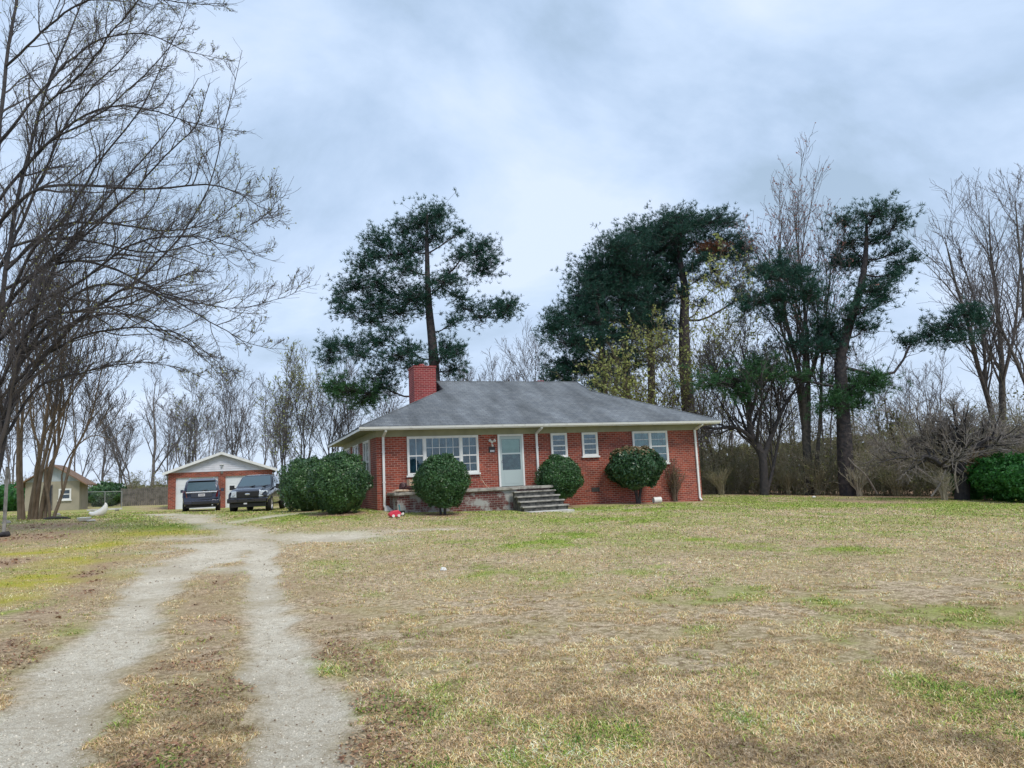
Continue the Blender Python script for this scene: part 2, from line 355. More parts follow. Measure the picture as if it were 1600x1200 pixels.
def gp(px, py):
    d = RN @ np.array([px - 800, -(py - 600), -F]); z = 0.0
    for _ in range(25):
        t = (z - HC) / d[2]; t = t if 0 < t * d[1] < 120 else 60 / d[1]
        z = .5 * z + .5 * zs(d[0] * t, d[1] * t)
    return np.array([d[0] * t, d[1] * t, z])

def seg_mask(X, Y, pts, soft=.5):
    "pts: (x, y, halfwidth) ground polyline -> 1 inside, fading by soft"
    m = np.zeros(X.shape)
    for (x0, y0, w0), (x1, y1, w1) in zip(pts[:-1], pts[1:]):
        dx, dy = x1 - x0, y1 - y0; t = np.clip(((X - x0) * dx + (Y - y0) * dy) / (dx * dx + dy * dy + 1e-9), 0, 1)
        d = np.hypot(X - x0 - t * dx, Y - y0 - t * dy); hw = w0 + (w1 - w0) * t
        m = np.maximum(m, np.clip((hw * (1 + soft) - d) / (hw * soft * 2 + 1e-6), 0, 1))
    return m
def track_pts(rows):
    r = []
    for y, xa, xb in rows:
        a = gp(xa, y); b = gp(xb, y); r.append(((a[0] + b[0]) / 2, (a[1] + b[1]) / 2, abs(b[0] - a[0]) / 2 * .78))
    return r
TL = track_pts([(1400, -420, -90), (1200, -60, 155), (1140, -20, 170), (1060, 30, 205), (1010, 95, 240), (960, 160, 262), (910, 190, 285), (882, 225, 350), (862, 290, 400), (846, 340, 420)])
TR = track_pts([(1400, 330, 760), (1200, 362, 588), (1140, 370, 556), (1060, 376, 520), (1010, 380, 486), (960, 380, 462), (910, 380, 442), (870, 383, 436), (848, 370, 440)])
TC = [(*gp(250, 842)[:2], .7), (*gp(400, 838)[:2], 1.2), (*gp(520, 834)[:2], .9), (*gp(620, 829)[:2], .7), (*gp(700, 825)[:2], .35)]
TG = [(*gp(400, 838)[:2], 1.2), (*gp(330, 820)[:2], .6), (*gp(300, 806)[:2], 1.2), (*gp(240, 803)[:2], 1.2), (*gp(170, 805)[:2], .8)]
TG2 = [(*gp(330, 820)[:2], .6), (*gp(390, 812)[:2], .5), (*gp(470, 800)[:2], .6)]
WALK = [(*gp(885, 800)[:2], .4), (*gp(930, 797)[:2], .35), (*gp(1120, 790)[:2], .2)]
def blob(X, Y, items):
    m = np.zeros(X.shape)
    for px, py, rx, ry in items:
        c = gp(px, py); sx = rx * c[1] / F; y2 = gp(px, py + ry); y1 = gp(px, py - ry if py - ry > 790 else py); sy = max(.3, abs(y2[1] - y1[1]) / 2, abs(y2[1] - c[1]))
        m = np.maximum(m, np.exp(-(((X - c[0]) / sx) ** 2 + ((Y - c[1]) / sy) ** 2)))
    return m
GREEN = [(1085, 843, 40, 6), (960, 812, 130, 7), (880, 838, 70, 6), (1330, 860, 70, 5), (510, 885, 45, 14), (40, 950, 28, 14), (15, 990, 25, 20), (690, 797, 120, 4), (560, 797, 60, 5),
    (1000, 797, 90, 3), (180, 815, 40, 9), (270, 822, 110, 8), (450, 805, 90, 6), (700, 1045, 30, 12), (590, 1078, 16, 10), (270, 1190, 25, 10), (800, 1180, 40, 15), (1540, 1080, 25, 15), (1490, 950, 60, 12),
    (1250, 940, 60, 10), (840, 850, 80, 10), (1100, 985, 50, 12), (1330, 1030, 15, 8), (950, 1140, 40, 14), (760, 900, 30, 6), (1590, 1120, 25, 10), (1180, 1130, 30, 10), (620, 1110, 30, 20), (1480, 790, 140, 6), (1270, 790, 170, 4)]
MOSS = [(60, 905, 110, 18), (120, 876, 80, 10), (10, 935, 60, 14), (60, 862, 80, 8), (170, 850, 60, 8), (240, 833, 110, 7)]
LSTRIP = [(track_pts([(1400, -90, 330), (1200, 160, 360), (1060, 210, 372), (960, 268, 380), (900, 300, 378), (868, 395, 385)]), .62), (track_pts([(1250, 600, 700), (1120, 560, 660), (1010, 490, 600), (940, 455, 540), (890, 440, 480)]), .60), (track_pts([(1120, -300, -40), (1010, -60, 80), (950, 40, 150), (900, 110, 185), (868, 130, 210)]), .72)]
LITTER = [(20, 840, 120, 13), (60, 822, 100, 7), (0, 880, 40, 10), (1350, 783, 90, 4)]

HO_ = (-5.53, 28.4); HA_ = math.radians(20.5)
BUSH_SHADE = [(W(a, 800, b)[0], b, c) for a, b, c in ((529, 26.9, .9), (478, 30.2, .9), (692, 26.4, .7), (877, 30.0, .7), (998, 31.4, .8), (1057, 33.0, .4))]
def masks(X, Y):
    wx = X + (fbm(X, Y, .9, 3) - .5) * .9; wy = Y + (fbm(X, Y, .9, 41) - .5) * .9
    big = fbm(X, Y, .16, 11, 5); mid = fbm(X, Y, .7, 71, 5); fine = fbm(X, Y, 3.0, 31, 3)
    pat = np.clip((fbm(X, Y, 2.3, 91, 4) - .30) * 3.2, 0, 1.25)
    qx = X + (fbm(X, Y, 1.6, 3, 4) - .5) * .45; qy = Y
    t = np.maximum(seg_mask(qx, qy, TL, .5), seg_mask(qx, qy, TR, .5))
    t = np.maximum(t, .70 * seg_mask(wx, wy, TC, 1.0)); t = np.maximum(t, .75 * seg_mask(wx, wy, TG, .7)); t = np.maximum(t, .6 * seg_mask(wx, wy, TG2, .7))
    t = np.maximum(t, .5 * seg_mask(wx, wy, WALK, .6))
    # driveway fan: half bare ground round the tracks further back
    fan = seg_mask(wx, wy, [(*gp(340, 880)[:2], 1.4), (*gp(390, 850)[:2], 2.2), (*gp(520, 838)[:2], 1.6)], .8)
    t = np.maximum(t, fan * np.clip((mid - .37) * 5, 0, .85))
    t = np.clip(t * (.62 + .7 * mid) * (.75 + .3 * pat), 0, 1)
    far = np.clip((Y - 14) / 14, 0, 1)
    gr = np.clip(.7 + Y / 25, .7, 1.4) * blob(wx, wy, GREEN) * (.35 + .7 * mid) * (.35 + .75 * pat)
    right = np.clip((X + 1.5) / 4, 0, 1)
    gr = np.maximum(gr, np.clip((big - .47) * 4.5, 0, 1) * np.clip((mid - .36) * 4, 0, 1) * (.35 + .55 * far) * right)
    gr = np.maximum(gr, np.clip((mid - .48) * 5, 0, 1) * .5 * pat)
    gr = np.maximum(gr, np.clip((Y - 13) / 16, 0, 1) * np.clip((mid - .33) * 3, 0, .62) * np.where(Y < 60, 1, .5))
    ms = 1.05 * blob(wx, wy, MOSS) * (.6 + .8 * mid) * (.6 + .5 * pat)
    litter_shade = blob(wx, wy, LITTER) * (.6 + .75 * mid) * (.5 + .6 * pat)
    for pts_, amp_ in LSTRIP: litter_shade = np.maximum(litter_shade, seg_mask(wx, wy, pts_, .7) * amp_ * (.35 + .9 * mid) * (.45 + .7 * pat))
    for bx, by, br_ in BUSH_SHADE: litter_shade = np.maximum(litter_shade, 1.1 * np.clip(1.6 - np.hypot(wx - bx, wy - by) / br_, 0, 1))  # contact shade under each shrub, painted in with the litter colour
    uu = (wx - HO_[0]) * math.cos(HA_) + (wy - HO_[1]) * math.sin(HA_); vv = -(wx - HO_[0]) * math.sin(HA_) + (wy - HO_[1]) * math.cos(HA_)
    litter_shade = np.maximum(litter_shade, .85 * ((uu > 7) & (uu < 15.3) & (vv > -.45) & (vv < .3)))  # strip along the front wall: contact shade painted as litter
    wood = np.clip((Y - (44.5 - np.clip(X - 12, 0, 20) * .75)) / 1.5, 0, 1) * np.clip((X - 7) / 3, 0, 1)
    litter_shade = np.maximum(litter_shade, wood)
    return dict(track=t, green=np.clip(gr, 0, 1), moss=np.clip(ms, 0, 1), litter=np.clip(litter_shade, 0, 1), mid=mid, big=big, fine=fine)  # litter holds real leaf litter plus the painted contact shade

def axis(lo, a, b, hi, d0, g):
    r = list(np.arange(a, b, d0)); x = b; d = d0
    while x < hi: r.append(x); d *= g; x += d
    r.append(hi); x = a; d = d0; l = []
    while x > lo:
        d *= g; x -= d; l.append(max(x, lo))
    return np.array(l[::-1] + r)
gx = axis(-400, -9, 9, 400, .11, 1.035); gy = axis(-60, 2.2, 12, 700, .10, 1.022)
GX, GY = np.meshgrid(gx, gy); mk = masks(GX, GY)
GZ = zg(GX, GY) + (fbm(GX, GY, .5, 5) - .5) * .06 + (mk['fine'] - .5) * .02 - np.clip(mk['track'], 0, 1) * .035
def gzz(X, Y):
    i = np.clip(np.searchsorted(gx, X) - 1, 0, len(gx) - 2); j = np.clip(np.searchsorted(gy, Y) - 1, 0, len(gy) - 2)
    a = (X - gx[i]) / (gx[i + 1] - gx[i]); b = (Y - gy[j]) / (gy[j + 1] - gy[j])
    return (GZ[j, i] * (1 - a) + GZ[j, i + 1] * a) * (1 - b) + (GZ[j + 1, i] * (1 - a) + GZ[j + 1, i + 1] * a) * b
nx, ny = len(gx), len(gy); idx = np.arange(nx * ny).reshape(ny, nx)
Q = np.stack([idx[:-1, :-1], idx[:-1, 1:], idx[1:, 1:], idx[1:, :-1]], -1).reshape(-1, 4)

def groundmat():
    m = bpy.data.materials.new('ground'); m.use_nodes = True; nt = m.node_tree; b = nt.nodes['Principled BSDF']; Ln = nt.links
    tcn = nt.nodes.new('ShaderNodeTexCoord')
    def noise(s, d=5, r=.6):
        n = nt.nodes.new('ShaderNodeTexNoise'); n.inputs['Scale'].default_value = s; n.inputs['Detail'].default_value = d; n.inputs['Roughness'].default_value = r
        Ln.new(tcn.outputs['Object'], n.inputs[0]); return n.outputs[0]
    def rng_(v, a, b_, c=0., d=1.):
        r = nt.nodes.new('ShaderNodeMapRange'); r.inputs[1].default_value = a; r.inputs[2].default_value = b_; r.inputs[3].default_value = c; r.inputs[4].default_value = d; Ln.new(v, r.inputs[0]); return r.outputs[0]
    def mix(f, a, b_):
        x = nt.nodes.new('ShaderNodeMix'); x.data_type = 'RGBA'
        if isinstance(f, float): x.inputs[0].default_value = f
        else: Ln.new(f, x.inputs[0])
        for i, v in ((6, a), (7, b_)):
            if isinstance(v, tuple): x.inputs[i].default_value = (*v, 1)
            else: Ln.new(v, x.inputs[i])
        return x.outputs[2]
    def at(n):
        a = nt.nodes.new('ShaderNodeAttribute'); a.attribute_name = n; return a.outputs['Fac']
    def edge(a, nz, k=.5, w=.18):
        # threshold attribute against noise for ragged borders
        s = nt.nodes.new('ShaderNodeMath'); s.operation = 'MULTIPLY_ADD'; Ln.new(nz, s.inputs[0]); s.inputs[1].default_value = k; Ln.new(a, s.inputs[2])
        return rng_(s.outputs[0], .5 + k * .5 - w, .5 + k * .5 + w)
    nf = noise(42, 8, .78); nm = noise(7, 8, .72); nc = noise(11, 6, .7); nb = noise(.6, 5, .6); ng = noise(90, 4, .7)
    straw = mix(rng_(nf, .40, .60), (.20, .135, .075), (.97, .78, .55))
    straw = mix(rng_(nc, .45, .58, 0, .85), straw, (.22, .155, .08))
    straw = mix(rng_(nm, .46, .68, 0, .5), straw, (.60, .49, .29))
    straw = mix(rng_(nb, .44, .64, 0, .5), straw, (.38, .32, .13))
    green = mix(rng_(nf, .40, .60), (.13, .17, .02), (.42, .50, .10))
    moss = mix(rng_(nf, .35, .65), (.30, .26, .04), (.58, .52, .09))
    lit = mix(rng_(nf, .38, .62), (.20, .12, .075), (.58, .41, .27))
    grav = mix(rng_(ng, .38, .62), (.46, .40, .30), (.95, .88, .73)); grav = mix(rng_(nf, .54, .62, 0, .6), grav, (.42, .35, .26)); grav = mix(rng_(nc, .48, .62, 0, .7), grav, (.46, .38, .27)); grav = mix(rng_(nb, .45, .60, 0, .5), grav, (.42, .35, .25))
    c = mix(edge(at('green'), nf, 1.3, .35), straw, green)
    c = mix(edge(at('moss'), nf, 1.2, .4), c, moss)
    c = mix(edge(at('litter'), nf, 1.2, .35), c, lit)  # leaf litter and painted contact shade share this colour
    c = mix(edge(at('track'), nf, 1.3, .3), c, grav)
    Ln.new(c, b.inputs['Base Color']); b.inputs['Roughness'].default_value = .95; b.inputs['Specular IOR Level'].default_value = .15
    bp = nt.nodes.new('ShaderNodeBump'); bp.inputs['Strength'].default_value = 1; bp.inputs['Distance'].default_value = .022; Ln.new(nf, bp.inputs['Height']); Ln.new(bp.outputs[0], b.inputs['Normal'])
    return m
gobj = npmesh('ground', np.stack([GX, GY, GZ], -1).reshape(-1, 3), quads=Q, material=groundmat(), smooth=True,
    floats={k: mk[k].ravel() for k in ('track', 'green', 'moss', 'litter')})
gobj['kind'] = 'structure'

# ------------------------------------------------------------------ branch system
def nrm(a): return a / (np.linalg.norm(a, axis=-1, keepdims=True) + 1e-9)
def tubes(P, R_, sides=4):
    P = np.asarray(P, float); R_ = np.asarray(R_, float); B, K, _ = P.shape
    T = nrm(np.gradient(P, axis=1)); ref = np.zeros((B, 1, 3)); ax = np.abs(T.mean(1)).argmin(-1); ref[np.arange(B), 0, ax] = 1
    U = nrm(np.cross(T, np.broadcast_to(ref, T.shape))); Vv = np.cross(T, U)
    th = np.arange(sides) * 2 * np.pi / sides
    V = P[:, :, None] + (U[:, :, None] * np.cos(th)[:, None] + Vv[:, :, None] * np.sin(th)[:, None]) * R_[:, :, None, None]
    V = V.reshape(-1, 3); id_ = np.arange(B * K * sides).reshape(B, K, sides); n = np.roll(id_, -1, 2)
    q = np.stack([id_[:, :-1], n[:, :-1], n[:, 1:], id_[:, 1:]], -1).reshape(-1, 4)
    return V, q
def cat(parts):
    Vs, Qs, o = [], [], 0
    for V, q in parts: Vs.append(V); Qs.append(q + o); o += len(V)
    return np.concatenate(Vs), np.concatenate(Qs)
def resample(pts, K):
    "Catmull-Rom through control points (N,3[+r])"
    p = np.asarray(pts, float); n = len(p); p = np.vstack([2 * p[0] - p[1], p, 2 * p[-1] - p[-2]])
    t = np.linspace(0, n - 1 - 1e-6, K); i = t.astype(int); f = (t - i)[:, None]
    a, b, c, d = p[i], p[i + 1], p[i + 2], p[i + 3]
    return .5 * (2 * b + (c - a) * f + (2 * a - 5 * b + 4 * c - d) * f ** 2 + (3 * b - a - 3 * c + d) * f ** 3)
def kids(P, R_, n, t0, t1, lf, ang, K=6, up=0., wob=.15, rf=.55, tip=.3, lmin=0, bias=None, r=rng, drop=0.0, labs=None, aw=.3, ft=.55):
    P = np.asarray(P); B, Kp, _ = P.shape
    b = np.repeat(np.arange(B), n); m = len(b); t = t0 + (t1 - t0) * (np.tile(np.arange(n), B) + r.random(m)) / n
    s = t * (Kp - 1); i = np.clip(s.astype(int), 0, Kp - 2); f = (s - i)[:, None]
    st = P[b, i] * (1 - f) + P[b, i + 1] * f; tan = nrm(P[b, i + 1] - P[b, i])
    rad = R_[b, i] * (1 - f[:, 0]) + R_[b, i + 1] * f[:, 0]
    Lp = np.linalg.norm(np.diff(P, axis=1), axis=-1).sum(1)[b]
    per = nrm(np.cross(tan, r.normal(size=(m, 3)))); a = np.radians(ang) * (1 - aw + 2 * aw * r.random(m))[:, None]
    d = nrm(tan * np.cos(a) + per * np.sin(a) + np.array([0, 0, up]) + (0 if bias is None else np.asarray(bias)))
    Ln = (Lp if labs is None else labs) * lf * (1.15 - ft * (t - t0) / (t1 - t0 + 1e-6)) * (.6 + .7 * r.random(m)); Ln = np.maximum(Ln, lmin)
    C = np.empty((m, K, 3)); C[:, 0] = st
    for k in range(1, K):
        d = nrm(d + r.normal(size=(m, 3)) * wob + np.array([0, 0, up * .35 - drop])); C[:, k] = C[:, k - 1] + d * (Ln / (K - 1))[:, None]
    r0 = np.minimum(rad * .85, rad * rf * (.7 + .5 * r.random(m)))
    return C, r0[:, None] * np.linspace(1, tip, K)[None]
def minr(R_, m): return np.maximum(R_, m)
def specks(P, n, size, r=rng, stretch=1.0, t0=.3, spread=.03):
    "small leaf-like quads around twig polylines"
    B, K, _ = P.shape; b = r.integers(0, B, n); s = (t0 + (1 - t0) * r.random(n)) * (K - 1.001); i = s.astype(int); f = (s - i)[:, None]
    c = P[b, i] * (1 - f) + P[b, i + 1] * f + r.normal(size=(n, 3)) * spread
    return leafquads(c, size, r, stretch)
def leafquads(c, size, r=rng, stretch=1.0, nrmdir=None, jit=.8):
    n = len(c); a = nrm(r.normal(size=(n, 3)))
    if nrmdir is not None:
        nn = nrm(nrmdir + r.normal(size=(n, 3)) * jit); a = nrm(np.cross(nn, r.normal(size=(n, 3)))); b = np.cross(nn, a)
    else: b = nrm(np.cross(a, r.normal(size=(n, 3))))
    sz = (size * (.6 + .8 * r.random(n)))[:, None]; a = a * sz * .5 * stretch; b = b * sz * .5
    V = np.stack([c - a, c - b * .9, c + a, c + b * .9], 1).reshape(-1, 3); return V, np.arange(4 * n).reshape(n, 4)

def tree_root(name, base, label, cat_, group=None):
    return empty(name, tuple(map(float, base)), 0, label, cat_, group)
def put(name, V, q, m, root, smooth=True):
    o = np.array(root.location); return npmesh(name, np.asarray(V) - o, quads=q, material=m, parent=root, smooth=smooth)

def bare_tree(X, Y, h, label, seed, lean=(0, 0), stems=1, spread=.5, bark='bark', twig='twig', n=(13, 8, 7), rad=None, t0=.28, up=.35, buds=0, bud='bud', budsize=.06, ang=38, group=None, kind='bare_tree', twr=.006, path=None, z=None, extra=0, budt=.3, pr=1.0):
    r = np.random.default_rng(seed); base = np.array([X, Y, (zs(X, Y) if z is None else z) - .1]); rad = rad or h * .014 + .03
    root = tree_root(kind, base, label, 'tree', group)
    K = 12; T = []; RT = []
    if path is not None:
        for pts in path:
            p = resample(pts, K); T.append(p[:, :3]); RT.append(p[:, 3] * pr)
    else:
        for s in range(stems):
            hh = h * (1 if s == 0 else .75 + .2 * r.random()); az = r.random() * 6.28; sp = (0 if stems == 1 else spread * .35) * hh
            e_ = base + np.array([lean[0] + math.cos(az) * sp, lean[1] + math.sin(az) * sp * .6, hh]); b0 = base + np.array([math.cos(az), math.sin(az), 0]) * (rad * 1.2 if stems > 1 else 0)
            t = np.linspace(0, 1, K)[:, None]; p = b0 + (e_ - b0) * t; p[:, :2] += (np.array([math.cos(az), math.sin(az)]) * sp * -.25) * np.sin(t * np.pi)
            w_ = np.cumsum(r.normal(size=(K, 3)) * h * .008, 0); w_[0] = 0; p += w_; T.append(p)
            RT.append(rad * (1 if stems == 1 else .75) * (np.linspace(1, .12, K) ** .9)); RT[-1][0] *= 1.35
    T = np.array(T); RT = np.array(RT)
    A, RA = kids(T, RT, n[0], t0, .98, spread, ang, 8, up, .10, .55, .25, r=r)
    B_, RB = kids(A, RA, n[1], .2, .98, .5, 38, 6, up * .6, .13, .55, .3, r=r)
    C, RC = kids(B_, RB, n[2], .15, 1, .5, 36, 5, up * .4, .15, .6, .5, r=r)
    put('trunk', *cat([tubes(T, RT, 9), tubes(A, minr(RA, .012), 5)]), bark, root)
    cr_ = put('crown', *cat([tubes(B_, minr(RB, twr * 1.3), 3), tubes(C, minr(RC, twr), 3)]), twig, root)
    if buds:
        bo = put('buds', *specks(C, buds, budsize, r, 1.3, budt), bud, root, False); bo['kind'] = 'stuff'
    return root

# needles: bunches of thin quads fanning out from tuft centres
def tufts(c, dirs, n=13, L=.27, w_=.014, r=rng):
    m = len(c); C = np.repeat(c, n, 0); D = np.repeat(dirs, n, 0)
    d = nrm(D * .75 + r.normal(size=(m * n, 3)) * .62); l = (L * (.7 + .5 * r.random(m * n)))[:, None]
    s = nrm(np.cross(d, r.normal(size=(m * n, 3)))) * w_ * .5
    V = np.stack([C - s, C + s, C + d * l * .7 + s * .9 + np.array([0, 0, -.01]), C + d * l], 1).reshape(-1, 3)
    return V, np.arange(4 * m * n).reshape(-1, 4)

def pine(label, trunk, clumps, seed, Y, mats=('needle',), dens=1.0, kind='pine_tree', dep=1.0, group=None, cs=1.0):
    """trunk: [(px,py,radius m)], depth Y.  clumps: (px,py,rx,ry px, attach py, [dY], [mat idx])"""
    r = np.random.default_rng(seed); K = 22
    tp = np.array([[*W(a, b, Y), c] for a, b, c in trunk]); base = tp[0, :3].copy()
    z0 = zs(base[0], Y); base = np.array([base[0], Y, z0 - .1])
    if tp[0, 2] > z0: tp = np.vstack([[*base, tp[0, 3] * 1.25], tp])
    p = resample(tp, K); T = p[None, :, :3]; RT = p[None, :, 3]
    root = tree_root(kind, base, label, 'tree', group); sc = Y / F
    LP, LR, tw, twr, tuf = [], [], [], [], {}
    tips = []
    tx = np.mean([q[0] for q in trunk])
    for cl in sorted(clumps, key=lambda c_: abs(c_[0] - tx) + .6 * abs(c_[1] - c_[4])):
        px, py, rx, ry, ay = cl[:5]; q_ = cs * (1.25 if len(cl) > 6 and cl[6] == 1 else 1); rx *= q_; ry *= q_; dy = cl[5] if len(cl) > 5 and cl[5] is not None else r.uniform(-1, 1) * (rx * sc * .5 + .9) * dep
        mi = cl[6] if len(cl) > 6 else 0
        c = W(px, py, Y); c[1] += dy; az = W(800, ay, Y)[2]
        # trunk height for attach point by photo y at that x
        hy = [W(q[0], ay, Y)[2] for q in trunk]; az = float(np.mean(hy)) if len(cl) < 8 else az
        k = int(np.argmin(abs(p[:, 2] - az + r.normal() * .25))); a = p[k, :3]
        best = None
        for tl, tlr, tay in tips:
            if abs(tay - ay) > 26: continue
            for kk in (3, 4, 5, 6, 7):
                dd = np.linalg.norm(tl[kk] - c)
                if dd < .62 * np.linalg.norm(a - c) and (best is None or dd < best[0]): best = (dd, tl[kk], tlr[kk])
        if best is not None: a = best[1]
        mid = (a + c) / 2 + np.array([0, 0, -.07 * np.linalg.norm(c - a)]) + r.normal(size=3) * .07 * np.linalg.norm(c - a)
        far = c + (c - a) * .12
        l = resample([a, mid, c, far], 9); rr = min(p[k, 3] * .42, .035 + .015 * np.linalg.norm(c - a)); lr = rr * np.linspace(1, .25, 9)
        if best is not None: lr = np.minimum(lr, best[2] * 1.1)
        tips.append((l, lr, ay))
        LP.append(l); LR.append(lr)
        ax_, az_ = rx * sc, ry * sc; n = int(max(14, dens * 24 * (ax_ * az_ * 3.1) + 12)); vec = np.clip(r.normal(size=(n, 3)) * .62, -1.35, 1.35)
        wob = 1 + .35 * np.sin(vec[:, :1] * 7 + seed) * np.cos(vec[:, 2:] * 6)
        pts = c + vec * wob * np.array([ax_ * 1.22, ax_ * 1.0, az_ * 1.12]) + np.array([0, 0, .05 * az_])
        # twigs from the limb out to the tufts
        s = np.clip(.35 + .6 * r.random(n) + .1 * vec[:, 0], .2, .99) * 8; i = s.astype(int).clip(0, 7); f = (s - i)[:, None]
        q0 = l[i] * (1 - f) + l[i + 1] * f; md = (q0 + pts) / 2 + np.array([0, 0, -.08]) * np.linalg.norm(pts - q0, axis=1)[:, None] + r.normal(size=(n, 3)) * .05
        tw.append(np.stack([q0, md, pts], 1)); twr.append(np.tile([.022, .014, .008], (n, 1)))
        dr = nrm(vec * .6 + np.array([0, 0, .75])); tuf.setdefault(mi, []).append((pts, dr))
        sub = pts[:, None] + r.normal(size=(n, 3, 3)) * .20; tuf[mi].append((sub.reshape(-1, 3), np.repeat(dr, 3, 0)))
    put('trunk', *cat([tubes(T, RT, 10), tubes(np.array(LP), np.array(LR), 6)]), 'bark_pine', root)
    put('twigs', *tubes(np.concatenate(tw), np.concatenate(twr), 3), 'bark_dark', root)
    for mi, lst in tuf.items():
        c = np.concatenate([a for a, _ in lst]); d = np.concatenate([b for _, b in lst])
        put('crown', *tufts(c, d, 12, .26, .024, r), mats[mi], root, False)
    return root

# ================================================================== HOUSE
HA = math.radians(20.5); HO = np.array([-5.53, 28.4])
hf = np.array([math.cos(HA), math.sin(HA)]); hd = np.array([-math.sin(HA), math.cos(HA)])
def hw(u, v): return HO + hf * u + hd * v
HL, HD = 15.16, 10.4
house = empty('brick_house', (HO[0], HO[1], 0), HA, 'low red brick ranch house with grey hip roof and red chimney behind the lawn', 'house')
MB().box(0, HL, 0, HD, -.4, 3.70).build('wall', 'brick', house)
fz = MB().box(-.03, HL + .03, -.03, -.001, 3.41, 3.698).box(-.03, -.001, -.001, HD + .03, 3.41, 3.698).box(HL + .001, HL + .03, -.001, HD + .03, 3.41, 3.698).box(-.001, HL + .001, HD + .001, HD + .03, 3.41, 3.698)
fz.build('frieze_board', 'soffit', house)
# roof
o_, e0, sl, half = .75, 3.80, .44, 5.95
uL, uR, vF, vB = -o_, HL + o_, -o_, HD + o_; vm = (vF + vB) / 2; rl, rr_ = 4.65, 4.4
zk1, zk2, zr = e0 + sl * rl, e0 + sl * rr_, e0 + sl * half
V = [(uL, vF, e0), (uR, vF, e0), (uR, vB, e0), (uL, vB, e0), (uL + rl, vF + rl, zk1), (uR - rr_, vF + rr_, zk2), (uR - rr_, vB - rr_, zk2), (uL + rl, vB - rl, zk1),
     (uL + rl, vm, zr), (uR - rr_, vm, zr), (uL, vF, 3.735), (uR, vF, 3.735), (uR, vB, 3.735), (uL, vB, 3.735)]
roof = MB().add(V, [(0, 1, 5, 9, 8, 4), (2, 3, 7, 8, 9, 6), (3, 0, 4, 7), (1, 2, 6, 5), (4, 8, 7), (5, 6, 9), (0, 10, 11, 1), (1, 11, 12, 2), (2, 12, 13, 3), (3, 13, 10, 0), (10, 13, 12, 11)]).build('roof', 'roof', house)
def capline(mb, a, b, r=.035): mb.cyl(a, b, r, n=6)
cp_ = MB(); capline(cp_, V[8], V[9]);
for i, j in ((0, 4), (1, 5), (2, 6), (3, 7), (4, 8), (5, 9)): capline(cp_, V[i], V[j])
cp_.build('ridge_cap', 'roof', roof)
MB().box(uL + .03, uR - .03, vF + .03, vB - .03, 3.701, 3.733).build('soffit', 'soffit', roof)
fa = MB().box(uL + .004, uR - .004, vF + .006, vF + .028, 3.64, 3.734).box(uL + .006, uL + .028, vF + .03, vB - .03, 3.64, 3.734).box(uR - .028, uR - .006, vF + .03, vB - .03, 3.64, 3.734).box(uL + .004, uR - .004, vB - .028, vB - .006, 3.64, 3.734)
fa.build('fascia', 'gutter', roof)
gt = MB(); gp_ = [(0, 0), (-.10, .02), (-.125, .105), (-.115, .105), (-.09, .03), (-.01, .015), (-.01, .1), (0, .1)]
gt.loft([[(u, vF + .004 + a, 3.665 + b) for a, b in gp_] for u in (uL - .02, uR + .02)]); gt.build('gutter', 'gutter', roof)
# chimney through the left hip
MB().box(2.62, 3.70, 4.55, 5.75, 4.6, 7.02).build('chimney', 'brick_chim', roof)
chim = [c for c in roof.children if c.name.startswith('chimney')][0]
MB().box(2.59, 3.73, 4.52, 5.78, 7.02, 7.10).build('cap', 'brick_chim', chim)
MB().cyl((3.15, 5.15, 7.10), (3.15, 5.15, 7.26), .16, .13, 14).build('flue_pot', 'brick_chim', chim)
MB().box(10.0, 10.35, 6.9, 7.25, 5.4, 6.75).build('flue', 'brick_chim', roof)

